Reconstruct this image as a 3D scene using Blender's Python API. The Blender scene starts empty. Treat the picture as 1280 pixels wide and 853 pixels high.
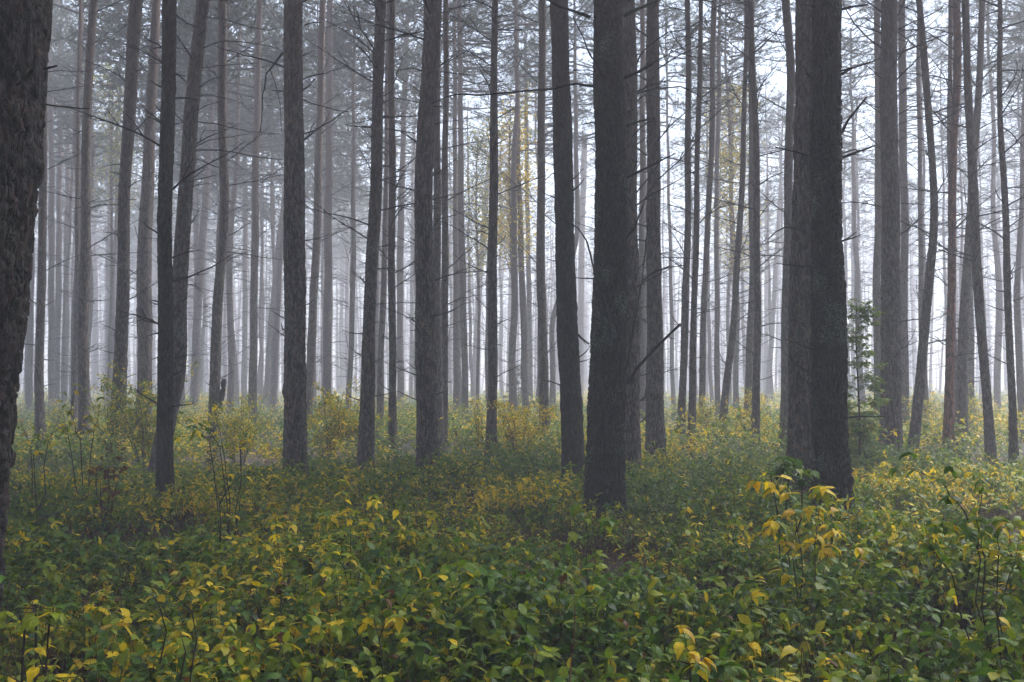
import bpy, math, random
import numpy as np
from mathutils import Vector, Matrix, Euler

S = bpy.context.scene
COL = S.collection
RAD = math.radians

# ------------------------------------------------------------------ camera
F = 1244.0            # focal length in photo pixels (1280 wide)
CAM_H = 1.75
HORIZON = 480.0
PITCH = math.atan((HORIZON - 426.5) / F)
cam_data = bpy.data.cameras.new("camera")
cam_data.sensor_width = 36.0
cam_data.lens = F / 1280.0 * 36.0
cam_data.clip_start = 0.05
cam_data.clip_end = 2000.0
cam = bpy.data.objects.new("camera", cam_data)
COL.objects.link(cam)
cam.location = (0, 0, CAM_H)
cam.rotation_euler = (math.pi / 2 + PITCH, 0, 0)
S.camera = cam

# ------------------------------------------------------------------ sky, sun, exposure
SUN_EL, SUN_AZ = 52.0, 50.0      # azimuth measured from +Y (view direction) towards +X
world = bpy.data.worlds.new("World")
S.world = world
world.use_nodes = True
wn = world.node_tree
wn.nodes.clear()
sky = wn.nodes.new("ShaderNodeTexSky")
sky.sky_type = 'NISHITA'
sky.sun_disc = False
sky.sun_elevation = RAD(SUN_EL)
sky.sun_rotation = RAD(SUN_AZ)
sky.air_density = 1.0
sky.dust_density = 0.6
hs = wn.nodes.new("ShaderNodeHueSaturation")
hs.inputs['Saturation'].default_value = 0.68
bgn = wn.nodes.new("ShaderNodeBackground")
bgn.inputs['Strength'].default_value = 0.08
wo = wn.nodes.new("ShaderNodeOutputWorld")
wn.links.new(sky.outputs[0], hs.inputs['Color'])
wn.links.new(hs.outputs[0], bgn.inputs['Color'])
wn.links.new(bgn.outputs[0], wo.inputs['Surface'])

sun_data = bpy.data.lights.new("sun", 'SUN')
sun_data.energy = 3.2
sun_data.angle = RAD(28)
sun_data.color = (1.0, 0.965, 0.95)
sun = bpy.data.objects.new("sun", sun_data)
COL.objects.link(sun)
sd = Vector((math.sin(RAD(SUN_AZ)) * math.cos(RAD(SUN_EL)), math.cos(RAD(SUN_AZ)) * math.cos(RAD(SUN_EL)), math.sin(RAD(SUN_EL))))
sun.rotation_euler = sd.to_track_quat('Z', 'Y').to_euler()
sun.location = (0, 0, 40)

S.view_settings.view_transform = 'Standard'
S.view_settings.look = 'None'
S.view_settings.gamma = 1.0
S.view_settings.exposure = 2.17
cy = S.cycles
cy.max_bounces = 7
cy.diffuse_bounces = 3
cy.glossy_bounces = 1
cy.transmission_bounces = 3
cy.volume_bounces = 3
cy.transparent_max_bounces = 4
cy.use_denoising = True
cy.use_adaptive_sampling = True
cy.adaptive_threshold = 0.02
cy.caustics_reflective = False
cy.caustics_refractive = False

FOG = 0.0078

# ------------------------------------------------------------------ helpers
rng = np.random.default_rng(11)
random.seed(5)

def pix(px, py, d):
    """world point seen at photo pixel (px, py) at forward distance d"""
    x = (px - 640.0) / F
    yv = (426.5 - py) / F
    v = Vector((x, math.cos(PITCH) - yv * math.sin(PITCH), math.sin(PITCH) + yv * math.cos(PITCH)))
    v *= d / v.y
    return Vector((v.x, v.y, v.z + CAM_H))

def hsh(ix, iy, iz, k):
    n = (ix * 73856093) ^ (iy * 19349663) ^ (iz * 83492791) ^ (k * 2654435761)
    n = n & 0xffffffff
    n = ((n ^ (n >> 15)) * 2246822519) & 0xffffffff
    n = ((n ^ (n >> 13)) * 3266489917) & 0xffffffff
    n = (n ^ (n >> 16)) & 0xffffffff
    return n / 4294967295.0

def vnoise(p, seed=0):
    """value noise, p (N,3) -> (N,) in 0..1"""
    i = np.floor(p).astype(np.int64)
    f = p - i
    f = f * f * (3 - 2 * f)
    out = 0.0
    for dx in (0, 1):
        wx = f[:, 0] if dx else 1 - f[:, 0]
        for dy in (0, 1):
            wy = f[:, 1] if dy else 1 - f[:, 1]
            for dz in (0, 1):
                wz = f[:, 2] if dz else 1 - f[:, 2]
                out = out + wx * wy * wz * hsh(i[:, 0] + dx, i[:, 1] + dy, i[:, 2] + dz, seed)
    return out

def voro(p, seed=0):
    """F1, F2 distances and the id of the nearest cell"""
    i = np.floor(p).astype(np.int64)
    f1 = np.full(len(p), 9.0); f2 = np.full(len(p), 9.0); cid = np.zeros(len(p))
    for dx in (-1, 0, 1):
        for dy in (-1, 0, 1):
            for dz in (-1, 0, 1):
                c = i + np.array([dx, dy, dz])
                q = np.stack([c[:, k] + hsh(c[:, 0], c[:, 1], c[:, 2], seed * 7 + k + 1) for k in range(3)], 1)
                d = np.sqrt(((q - p) ** 2).sum(1))
                nearer = d < f1
                f2 = np.where(nearer, f1, np.minimum(f2, d))
                cid = np.where(nearer, hsh(c[:, 0], c[:, 1], c[:, 2], seed * 7 + 5), cid)
                f1 = np.where(nearer, d, f1)
    return f1, f2, cid

def gz(x, y):
    """height of the forest floor"""
    return 0.05 * math.sin(x * 0.7 + 1.3) * math.sin(y * 0.45) + 0.04 * math.sin(x * 0.23 - y * 0.31)

def gz_np(x, y):
    return 0.05 * np.sin(x * 0.7 + 1.3) * np.sin(y * 0.45) + 0.04 * np.sin(x * 0.23 - y * 0.31)

def mesh_np(name, verts, quads=None, tris=None, mats=(), mat_idx=None, smooth=True, attrs=None):
    """mesh from numpy arrays"""
    me = bpy.data.meshes.new(name)
    verts = np.asarray(verts, dtype=np.float32)
    nq = 0 if quads is None else len(quads)
    nt = 0 if tris is None else len(tris)
    me.vertices.add(len(verts))
    me.vertices.foreach_set('co', verts.ravel())
    loops = []
    if nq: loops.append(np.asarray(quads, dtype=np.int32).ravel())
    if nt: loops.append(np.asarray(tris, dtype=np.int32).ravel())
    loops = np.concatenate(loops)
    me.loops.add(len(loops))
    me.loops.foreach_set('vertex_index', loops)
    me.polygons.add(nq + nt)
    starts = np.concatenate([np.arange(nq) * 4, nq * 4 + np.arange(nt) * 3]).astype(np.int32)
    me.polygons.foreach_set('loop_start', starts)
    me.polygons.foreach_set('use_smooth', np.full(nq + nt, smooth, dtype=bool))
    if mat_idx is not None:
        me.polygons.foreach_set('material_index', np.asarray(mat_idx, dtype=np.int32))
    for m in mats:
        me.materials.append(m)
    if attrs:
        for k, v in attrs.items():
            if v.ndim == 2:
                a = me.attributes.new(k, 'FLOAT_COLOR', 'POINT')
                c = np.ones((len(v), 4), dtype=np.float32); c[:, :3] = v
                a.data.foreach_set('color', c.ravel())
            else:
                a = me.attributes.new(k, 'FLOAT', 'POINT')
                a.data.foreach_set('value', v.astype(np.float32))
    me.update(calc_edges=True)
    me.validate()
    return me

def link(name, me, parent=None, loc=None):
    o = bpy.data.objects.new(name, me)
    COL.objects.link(o)
    if parent is not None:
        o.parent = parent
    if loc is not None:
        o.location = loc
    return o

def tag(o, label=None, cat=None, group=None, kind=None):
    if label: o['label'] = label
    if cat: o['category'] = cat
    if group: o['group'] = group
    if kind: o['kind'] = kind
    return o

def thing(name, label, cat, loc, group=None):
    o = bpy.data.objects.new(name, None)
    o.empty_display_size = 0.2
    COL.objects.link(o)
    o.location = loc
    return tag(o, label, cat, group)

class Geo:
    """collects tubes and leaves into one mesh"""
    def __init__(self):
        self.v = []; self.q = []; self.t = []; self.qm = []; self.tm = []; self.n = 0; self.c = []
    def tube(self, pts, rads, sides=5, mat=0, col=(0.05, 0.04, 0.03), cap=True, rough=0.0, seed=0):
        pts = [Vector(p) for p in pts]
        K = len(pts)
        up = Vector((0.13, 0.31, 0.94)).normalized()
        base = self.n
        rr = random.Random(seed)
        for k in range(K):
            a = pts[min(k + 1, K - 1)] - pts[max(k - 1, 0)]
            if a.length < 1e-9: a = Vector((0, 0, 1))
            a.normalize()
            ref = up if abs(a.dot(up)) < 0.95 else Vector((1, 0, 0))
            u = a.cross(ref).normalized(); w = a.cross(u)
            for s in range(sides):
                th = 2 * math.pi * s / sides
                r = rads[k] * (1 + rough * (rr.random() - 0.5))
                p = pts[k] + (u * math.cos(th) + w * math.sin(th)) * r
                self.v.append((p.x, p.y, p.z)); self.c.append(col)
        for k in range(K - 1):
            for s in range(sides):
                s2 = (s + 1) % sides
                self.q.append((base + k * sides + s, base + k * sides + s2, base + (k + 1) * sides + s2, base + (k + 1) * sides + s))
                self.qm.append(mat)
        self.n += K * sides
        if cap:
            self.v.append(tuple(pts[-1])); self.c.append(col)
            for s in range(sides):
                self.t.append((base + (K - 1) * sides + s, base + (K - 1) * sides + (s + 1) % sides, self.n)); self.tm.append(mat)
            self.n += 1
    def mesh(self, name, mats, smooth=True, color=False):
        idx = self.qm + self.tm
        return mesh_np(name, np.array(self.v), self.q or None, self.t or None, mats, idx, smooth,
                       {'tint': np.array(self.c)} if color else None)

# ------------------------------------------------------------------ materials
def new_mat(name):
    m = bpy.data.materials.new(name)
    m.use_nodes = True
    nt = m.node_tree
    nt.nodes.clear()
    out = nt.nodes.new('ShaderNodeOutputMaterial')
    return m, nt, out

def ramp(nt, stops):
    r = nt.nodes.new('ShaderNodeValToRGB')
    e = r.color_ramp.elements
    e[0].position, e[0].color = stops[0][0], (*stops[0][1], 1)
    e[1].position, e[1].color = stops[1][0], (*stops[1][1], 1)
    for p, c in stops[2:]:
        n = e.new(p); n.color = (*c, 1)
    return r

def bark_material(name, dark, light, red, lichen, lichen_amt=0.5, red_amt=0.3, scale=1.0, upper=True, bump=0.5):
    m, nt, out = new_mat(name)
    N = nt.nodes; L = nt.links
    tc = N.new('ShaderNodeTexCoord')
    mp = N.new('ShaderNodeMapping'); mp.inputs['Scale'].default_value = (scale, scale, scale * 0.28)
    L.new(tc.outputs['Object'], mp.inputs['Vector'])
    warp = N.new('ShaderNodeTexNoise'); warp.inputs['Scale'].default_value = 9.0; warp.inputs['Detail'].default_value = 2
    L.new(mp.outputs[0], warp.inputs['Vector'])
    wm = N.new('ShaderNodeMixRGB'); wm.blend_type = 'ADD'; wm.inputs[0].default_value = 0.06
    L.new(mp.outputs[0], wm.inputs[1]); L.new(warp.outputs['Color'], wm.inputs[2])
    vo = N.new('ShaderNodeTexVoronoi'); vo.feature = 'DISTANCE_TO_EDGE'; vo.inputs['Scale'].default_value = 42.0
    L.new(wm.outputs[0], vo.inputs['Vector'])
    vc = N.new('ShaderNodeTexVoronoi'); vc.inputs['Scale'].default_value = 42.0
    L.new(wm.outputs[0], vc.inputs['Vector'])
    n1 = N.new('ShaderNodeTexNoise'); n1.inputs['Scale'].default_value = 75.0; n1.inputs['Detail'].default_value = 6; n1.inputs['Roughness'].default_value = 0.7
    L.new(mp.outputs[0], n1.inputs['Vector'])
    r1 = ramp(nt, [(0.42, dark), (0.62, light)])
    L.new(n1.outputs['Fac'], r1.inputs[0])
    # reddish inner bark on some plates
    sep = N.new('ShaderNodeSeparateColor'); L.new(vc.outputs['Color'], sep.inputs[0])
    rr = ramp(nt, [(1.0 - red_amt - 0.05, (0, 0, 0)), (1.0 - red_amt + 0.1, (1, 1, 1))])
    L.new(sep.outputs[0], rr.inputs[0])
    mr = N.new('ShaderNodeMixRGB'); L.new(rr.outputs[0], mr.inputs[0]); L.new(r1.outputs[0], mr.inputs[1]); mr.inputs[2].default_value = (*red, 1)
    col = mr.outputs[0]
    cb = ramp(nt, [(0.15, (0.35, 0.35, 0.35)), (0.9, (1.9, 1.85, 1.8))]); L.new(sep.outputs[1], cb.inputs[0])
    mb = N.new('ShaderNodeMixRGB'); mb.blend_type = 'MULTIPLY'; mb.inputs[0].default_value = 1.0; L.new(col, mb.inputs[1]); L.new(cb.outputs[0], mb.inputs[2])
    col = mb.outputs[0]
    er = ramp(nt, [(0.515, (0, 0, 0)), (0.57, (0.9, 0.9, 0.9))])
    ne = N.new('ShaderNodeTexNoise'); ne.inputs['Scale'].default_value = 30.0; ne.inputs['Detail'].default_value = 5; ne.inputs['Roughness'].default_value = 0.75
    L.new(wm.outputs[0], ne.inputs['Vector']); L.new(ne.outputs['Fac'], er.inputs[0])
    me_ = N.new('ShaderNodeMixRGB'); L.new(er.outputs[0], me_.inputs[0]); L.new(col, me_.inputs[1]); me_.inputs[2].default_value = (*[c * 2.2 + 0.006 for c in light], 1)
    col = me_.outputs[0]
    # lichen specks, more of them low on the stem
    n2 = N.new('ShaderNodeTexNoise'); n2.inputs['Scale'].default_value = 85.0; n2.inputs['Detail'].default_value = 4
    mp2 = N.new('ShaderNodeMapping'); mp2.inputs['Scale'].default_value = (1, 1, 0.7)
    L.new(tc.outputs['Object'], mp2.inputs['Vector']); L.new(mp2.outputs[0], n2.inputs['Vector'])
    n3 = N.new('ShaderNodeTexNoise'); n3.inputs['Scale'].default_value = 3.0; n3.inputs['Detail'].default_value = 3
    L.new(mp2.outputs[0], n3.inputs['Vector'])
    mu = N.new('ShaderNodeMath'); mu.operation = 'MULTIPLY'; L.new(n2.outputs['Fac'], mu.inputs[0]); L.new(n3.outputs['Fac'], mu.inputs[1])
    t0 = 0.40 - 0.16 * lichen_amt
    lr = ramp(nt, [(t0, (0, 0, 0)), (t0 + 0.06, (1, 1, 1))])
    L.new(mu.outputs[0], lr.inputs[0])
    ml = N.new('ShaderNodeMixRGB'); L.new(lr.outputs[0], ml.inputs[0]); L.new(col, ml.inputs[1]); ml.inputs[2].default_value = (*lichen, 1)
    col = ml.outputs[0]
    if upper:
        # pine bark turns thin and pinkish orange high on the stem
        sx = N.new('ShaderNodeSeparateXYZ'); L.new(tc.outputs['Object'], sx.inputs[0])
        mz = N.new('ShaderNodeMapRange'); mz.inputs[1].default_value = 4.0; mz.inputs[2].default_value = 13.0
        mz.inputs[4].default_value = 0.75
        L.new(sx.outputs[2], mz.inputs[0])
        mo = N.new('ShaderNodeMixRGB'); L.new(mz.outputs[0], mo.inputs[0]); L.new(col, mo.inputs[1]); mo.inputs[2].default_value = (0.23, 0.155, 0.128, 1)
        col = mo.outputs[0]
    # bump
    h = N.new('ShaderNodeMath'); h.operation = 'MINIMUM'; L.new(vo.outputs['Distance'], h.inputs[0]); h.inputs[1].default_value = 0.22
    h2 = N.new('ShaderNodeMath'); h2.operation = 'MULTIPLY_ADD'; L.new(n1.outputs['Fac'], h2.inputs[0]); h2.inputs[1].default_value = 0.35; L.new(h.outputs[0], h2.inputs[2])
    bp = N.new('ShaderNodeBump'); bp.inputs['Strength'].default_value = bump; bp.inputs['Distance'].default_value = 0.06
    L.new(h2.outputs[0], bp.inputs['Height'])
    b = N.new('ShaderNodeBsdfPrincipled'); b.inputs['Roughness'].default_value = 0.72
    b.inputs['Specular IOR Level'].default_value = 0.35
    L.new(col, b.inputs['Base Color']); L.new(bp.outputs[0], b.inputs['Normal'])
    L.new(b.outputs[0], out.inputs['Surface'])
    return m

M = {}
M['bark'] = bark_material('grey_brown_bark', (0.006, 0.005, 0.005), (0.070, 0.061, 0.058), (0.11, 0.062, 0.045), (0.20, 0.21, 0.17), 0.42, 0.25, bump=0.8)
M['bark_dark'] = bark_material('dark_wet_bark', (0.002, 0.002, 0.002), (0.026, 0.021, 0.019), (0.024, 0.014, 0.011), (0.16, 0.16, 0.14), 0.20, 0.15, 1.2, bump=0.7)
M['bark_mossy'] = bark_material('lichen_covered_bark', (0.002, 0.002, 0.002), (0.022, 0.019, 0.017), (0.024, 0.016, 0.012), (0.17, 0.21, 0.155), 0.48, 0.15, 1.0, bump=0.9)
M['bark_plated'] = bark_material('red_plated_bark', (0.003, 0.003, 0.003), (0.036, 0.031, 0.030), (0.048, 0.029, 0.025), (0.10, 0.13, 0.07), 0.22, 0.42, 0.75, bump=0.9)
M['bark_red'] = bark_material('peeled_red_bark', (0.05, 0.022, 0.015), (0.13, 0.065, 0.048), (0.18, 0.06, 0.035), (0.12, 0.12, 0.09), 0.2, 0.4)

def simple(name, col, rough=0.8, noise=0.3, scale=40.0, bump=0.3):
    m, nt, out = new_mat(name)
    N = nt.nodes; L = nt.links
    tc = N.new('ShaderNodeTexCoord'); n = N.new('ShaderNodeTexNoise'); n.inputs['Scale'].default_value = scale; n.inputs['Detail'].default_value = 4
    L.new(tc.outputs['Object'], n.inputs['Vector'])
    a = tuple(c * (1 - noise) for c in col); bb = tuple(c * (1 + noise) for c in col)
    r = ramp(nt, [(0.3, a), (0.7, bb)]); L.new(n.outputs['Fac'], r.inputs[0])
    bp = N.new('ShaderNodeBump'); bp.inputs['Strength'].default_value = bump; bp.inputs['Distance'].default_value = 0.01
    L.new(n.outputs['Fac'], bp.inputs['Height'])
    b = N.new('ShaderNodeBsdfPrincipled'); b.inputs['Roughness'].default_value = rough
    b.inputs['Specular IOR Level'].default_value = 0.3
    L.new(r.outputs[0], b.inputs['Base Color']); L.new(bp.outputs[0], b.inputs['Normal'])
    L.new(b.outputs[0], out.inputs['Surface'])
    return m

M['deadwood'] = simple('dead_branch_wood', (0.014, 0.012, 0.012), noise=0.45)
M['deadwood_green'] = simple('algae_green_wood', (0.038, 0.044, 0.022), noise=0.5, scale=25)
M['twig'] = simple('dark_twig_bark', (0.030, 0.022, 0.018))

def leaf_material(name, trans=0.38, rough=0.5, spec=0.25):
    """colour comes from each leaf's own tint"""
    m, nt, out = new_mat(name)
    N = nt.nodes; L = nt.links
    at = N.new('ShaderNodeAttribute'); at.attribute_name = 'tint'
    geo = N.new('ShaderNodeNewGeometry')
    n = N.new('ShaderNodeTexNoise'); n.inputs['Scale'].default_value = 55.0; n.inputs['Detail'].default_value = 2
    L.new(geo.outputs['Position'], n.inputs['Vector'])
    r = ramp(nt, [(0.25, (0.72, 0.72, 0.72)), (0.75, (1.2, 1.2, 1.1))])
    L.new(n.outputs['Fac'], r.inputs[0])
    mx = N.new('ShaderNodeMixRGB'); mx.blend_type = 'MULTIPLY'; mx.inputs[0].default_value = 1.0
    L.new(at.outputs['Color'], mx.inputs[1]); L.new(r.outputs[0], mx.inputs[2])
    sp = N.new('ShaderNodeTexNoise'); sp.inputs['Scale'].default_value = 120.0; sp.inputs['Detail'].default_value = 3
    L.new(geo.outputs['Position'], sp.inputs['Vector'])
    sr = ramp(nt, [(0.63, (0, 0, 0)), (0.70, (0.75, 0.75, 0.75))]); L.new(sp.outputs['Fac'], sr.inputs[0])
    m0 = mx
    mx = N.new('ShaderNodeMixRGB'); L.new(sr.outputs[0], mx.inputs[0]); L.new(m0.outputs[0], mx.inputs[1]); mx.inputs[2].default_value = (0.09, 0.05, 0.02, 1)
    b = N.new('ShaderNodeBsdfPrincipled'); b.inputs['Roughness'].default_value = rough; b.inputs['Specular IOR Level'].default_value = spec
    L.new(mx.outputs[0], b.inputs['Base Color'])
    t = N.new('ShaderNodeBsdfTranslucent')
    mc = N.new('ShaderNodeMixRGB'); mc.blend_type = 'MULTIPLY'; mc.inputs[0].default_value = 1.0; mc.inputs[2].default_value = (1.25, 1.2, 0.6, 1)
    L.new(mx.outputs[0], mc.inputs[1]); L.new(mc.outputs[0], t.inputs['Color'])
    ms = N.new('ShaderNodeMixShader'); ms.inputs[0].default_value = trans
    L.new(b.outputs[0], ms.inputs[1]); L.new(t.outputs[0], ms.inputs[2])
    L.new(ms.outputs[0], out.inputs['Surface'])
    return m
M['leaf'] = leaf_material('tinted_leaf')
M['needle'] = leaf_material('pine_needle', 0.2, 0.6, 0.2)

m, nt, out = new_mat('forest_floor')
tc = nt.nodes.new('ShaderNodeTexCoord')
n1 = nt.nodes.new('ShaderNodeTexNoise'); n1.inputs['Scale'].default_value = 3.0; n1.inputs['Detail'].default_value = 8; n1.inputs['Roughness'].default_value = 0.7
nt.links.new(tc.outputs['Object'], n1.inputs['Vector'])
r = ramp(nt, [(0.3, (0.020, 0.013, 0.009)), (0.55, (0.045, 0.028, 0.017)), (0.72, (0.035, 0.045, 0.014))])
nt.links.new(n1.outputs['Fac'], r.inputs[0])
n2 = nt.nodes.new('ShaderNodeTexNoise'); n2.inputs['Scale'].default_value = 30.0; n2.inputs['Detail'].default_value = 6
nt.links.new(tc.outputs['Object'], n2.inputs['Vector'])
bp = nt.nodes.new('ShaderNodeBump'); bp.inputs['Strength'].default_value = 0.8; bp.inputs['Distance'].default_value = 0.04
nt.links.new(n2.outputs['Fac'], bp.inputs['Height'])
b = nt.nodes.new('ShaderNodeBsdfPrincipled'); b.inputs['Roughness'].default_value = 0.9
nt.links.new(r.outputs[0], b.inputs['Base Color']); nt.links.new(bp.outputs[0], b.inputs['Normal'])
nt.links.new(b.outputs[0], out.inputs['Surface'])
M['floor'] = m

# ------------------------------------------------------------------ forest floor
xs = np.concatenate([np.linspace(-235, -30, 30), np.linspace(-29, 29, 117), np.linspace(30, 235, 30)])
ys = np.concatenate([np.linspace(-235, -6, 30), np.linspace(-5, 40, 91), np.linspace(42, 235, 50)])
X, Y = np.meshgrid(xs, ys)
Z = gz_np(X, Y)
vv = np.stack([X.ravel(), Y.ravel(), Z.ravel()], 1)
nx, ny = len(xs), len(ys)
ii = (np.arange(ny - 1)[:, None] * nx + np.arange(nx - 1)[None, :]).ravel()
qq = np.stack([ii, ii + 1, ii + nx + 1, ii + nx], 1)
tag(link('ground', mesh_np('ground', vv, qq, None, [M['floor']])), 'brown leaf littered forest floor under the undergrowth', kind='structure')

# ------------------------------------------------------------------ trunks
def stem_path(pts, height, wob=0.04, seed=0):
    """pts: world points bottom to top; returns function z -> (x, y), extended up to height"""
    pts = sorted([tuple(p) for p in pts], key=lambda p: p[2])
    z = np.array([p[2] for p in pts]); x = np.array([p[0] for p in pts]); y = np.array([p[1] for p in pts])
    # continue above with a slope that eases towards vertical
    sl = (x[-1] - x[-2]) / (z[-1] - z[-2]); sly = (y[-1] - y[-2]) / (z[-1] - z[-2])
    ez = [z[-1] + k for k in (2, 4, 7, 10, 14, 18, 22)]
    zx, xx, yy = list(z), list(x), list(y)
    px_, py_, pz_ = x[-1], y[-1], z[-1]
    for k, q in enumerate(ez):
        damp = max(0, 0.8 - 0.13 * k)
        px_ += sl * damp * (q - pz_); py_ += sly * damp * (q - pz_); pz_ = q
        zx.append(q); xx.append(px_); yy.append(py_)
    # below the visible foot: continue the lowest slope
    s0 = (x[1] - x[0]) / (z[1] - z[0])
    zx.insert(0, -1.0); xx.insert(0, x[0] + s0 * 0.6 * (-1.0 - z[0])); yy.insert(0, y[0])
    zx, xx, yy = map(np.array, (zx, xx, yy))
    r = np.random.default_rng(seed)
    ph = r.random(4) * 6.28
    def fn(q):
        q = np.asarray(q, dtype=float)
        sx = sum(np.interp(q + o, zx, xx) for o in (-0.5, -0.25, 0, 0.25, 0.5)) / 5
        sy = sum(np.interp(q + o, zx, yy) for o in (-0.5, -0.25, 0, 0.25, 0.5)) / 5
        return sx + wob * 0.35 * np.sin(q * 1.7 + ph[0]), sy + wob * np.sin(q * 0.9 + ph[1])
    return fn

def trunk_mesh(name, path, rad, z0, z_fine, z_top, step, na, mat, bark=1.0, plate=0.03, seed=0, origin=(0, 0, 0), flare=0.35, knots=True, stretch=3.6):
    zf = np.arange(z0, z_fine, step)
    zc = np.linspace(z_fine, z_top, 26)
    zs = np.concatenate([zf, zc])
    th = np.arange(na) * 2 * np.pi / na
    cx, cyy = path(zs)
    R = rad(zs)
    T, ZZ = np.meshgrid(th, zs)
    Rg = np.repeat(R[:, None], na, 1)
    r = np.random.default_rng(seed)
    # root flare with lobes, lumps
    fl = np.exp(-np.clip(ZZ - 0.0, -0.2, None) / 0.32) * flare
    lob = 1 + 0.55 * np.cos(T * 5 + r.random() * 6) * np.exp(-ZZ / 0.4)
    fac = 1 + fl * np.clip(lob, 0.3, 2)
    dirp = np.stack([np.cos(T).ravel(), np.sin(T).ravel(), np.zeros(T.size)], 1)
    P = np.stack([np.cos(T).ravel() * Rg.ravel(), np.sin(T).ravel() * Rg.ravel(), ZZ.ravel()], 1)
    lump = (vnoise(P * np.array([6, 6, 2.2]) + 31, seed) - 0.5) * 0.10 + (vnoise(P * np.array([2, 2, 0.9]) + 7, seed + 1) - 0.5) * 0.10
    if knots:
        for k in range(int(z_top * 2)):
            zk = r.random() * z_fine; ak = r.random() * 6.28
            da = np.abs((T.ravel() - ak + np.pi) % (2 * np.pi) - np.pi)
            lump = lump + 0.08 * np.exp(-(da / 0.4) ** 2 - ((ZZ.ravel() - zk) / 0.07) ** 2)
    disp = lump * Rg.ravel()
    if bark > 0:
        w = np.stack([vnoise(P * 9 + k * 17, seed + 3 + k) for k in range(3)], 1) - 0.5
        q = (P + w * plate * 1.2 * np.array([1, 1, 2.5])) / np.array([plate, plate, plate * stretch])
        f1, f2, cid = voro(q + 50, seed)
        pl = np.clip((f2 - f1) / 0.32, 0, 1); pl = pl * pl * (3 - 2 * pl)
        fine = vnoise(P * np.array([70, 70, 22]) + 3, seed + 9)
        h = pl * (0.65 + 0.7 * cid) + 0.35 * (fine - 0.5)
        fade = np.clip(1.3 - ZZ.ravel() / (z_fine * 1.2), 0.15, 1)
        disp = disp + bark * plate * 0.42 * (h - 0.75) * fade
    rr = Rg.ravel() * fac.ravel() + disp
    V = np.stack([np.repeat(cx, na), np.repeat(cyy, na), zs.repeat(na)], 1) + dirp * rr[:, None]
    V -= np.array(origin)
    nr = len(zs)
    i = (np.arange(nr - 1)[:, None] * na + np.arange(na)[None, :])
    j = (np.arange(nr - 1)[:, None] * na + (np.arange(na) + 1)[None, :] % na)
    Q = np.stack([i.ravel(), j.ravel(), j.ravel() + na, i.ravel() + na], 1)
    return mesh_np(name, V, Q, None, [mat])

# ------------------------------------------------------------------ dead branches (12 shapes, length about 1)
def branch_shape(seed, mat, n_side=4, curl=0.25, sides=5, r0=0.016):
    rd = random.Random(seed)
    g = Geo()
    K = 9
    pts = []; p = Vector((0, 0, 0)); a = rd.uniform(-0.05, 0.35); yaw = 0
    bend = rd.uniform(-curl, curl * 0.8)
    for k in range(K):
        pts.append(p.copy())
        a += bend / K * 2 + rd.uniform(-0.17, 0.17); yaw += rd.uniform(-0.2, 0.2)
        p = p + Vector((math.cos(yaw) * math.cos(a), math.sin(yaw) * math.cos(a), math.sin(a))) / (K - 1)
    rad = [r0 * (1 - 0.75 * k / (K - 1)) for k in range(K)]
    g.tube(pts, rad, sides, rough=0.25, seed=seed)
    for s in range(n_side):
        k = rd.randint(2, K - 2)
        b = pts[k]; d = (pts[k + 1] - pts[k]).normalized()
        sd_ = rd.choice((-1, 1))
        q = (d + Vector((0, sd_ * rd.uniform(0.4, 1.0), rd.uniform(-0.5, 0.6)))).normalized()
        ln = rd.choice((rd.uniform(0.03, 0.10), rd.uniform(0.10, 0.42))) * (1.15 - k / K)
        m1 = b + q * ln * 0.5 + Vector((0, 0, rd.uniform(-.02, .02)))
        e = b + q * ln + Vector((0.03, 0, rd.uniform(-.05, .05)))
        g.tube([b, m1, e], [rad[k] * 0.6, rad[k] * 0.45, rad[k] * 0.22], 4)
        if ln > 0.2:
            e2 = m1 + (q + Vector((0.4, rd.uniform(-0.8, 0.8), rd.uniform(-0.3, 0.6)))).normalized() * ln * 0.4
            g.tube([m1, e2], [rad[k] * 0.35, rad[k] * 0.15], 3)
    return g.mesh('branch', [mat])

LONG = [branch_shape(100 + k, M['deadwood'], 9 + k % 4) for k in range(14)]
STUB = [branch_shape(300 + k, M['deadwood'], 0 if k % 2 else 1, 0.1, 5, 0.045) for k in range(6)]

# joined branches for trees far back
def twig_set(seed, n=84, z0=1.5, z1=13.5, rt=0.09):
    rd = random.Random(seed)
    g = Geo()
    for k in range(n):
        z = z0 + (z1 - z0) * rd.random() ** 0.8
        az = rd.random() * 6.283; ln = rd.uniform(0.25, 1.0) + 1.1 * rd.random() * (z / z1)
        up = rd.uniform(-0.15, 0.75)
        d = Vector((math.cos(az), math.sin(az), up)).normalized()
        side = Vector((-d.y, d.x, 0))
        p0 = Vector((math.cos(az) * rt * 0.5, math.sin(az) * rt * 0.5, z))
        p1 = p0 + d * ln * 0.5 + side * rd.uniform(-.08, .08); p2 = p1 + d * ln * 0.5 + side * rd.uniform(-.15, .15) + Vector((0, 0, rd.uniform(-.2, .15)))
        r0 = 0.013 + 0.008 * rd.random()
        g.tube([p0, p1, p2], [r0, r0 * 0.7, r0 * 0.3], 3, cap=False)
        for q in range(rd.randint(1, 3)):
            t = rd.uniform(0.3, 0.9); b = p0.lerp(p2, t)
            e = b + (d + side * rd.choice((-1, 1)) * rd.uniform(.5, 1) + Vector((0, 0, rd.uniform(-.3, .4)))).normalized() * ln * rd.uniform(.15, .4)
            g.tube([b, e], [r0 * 0.5, r0 * 0.2], 3, cap=False)
    return g.mesh('dead_twigs', [M['deadwood']])
TWIGS = [twig_set(900 + k) for k in range(5)]

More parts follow.
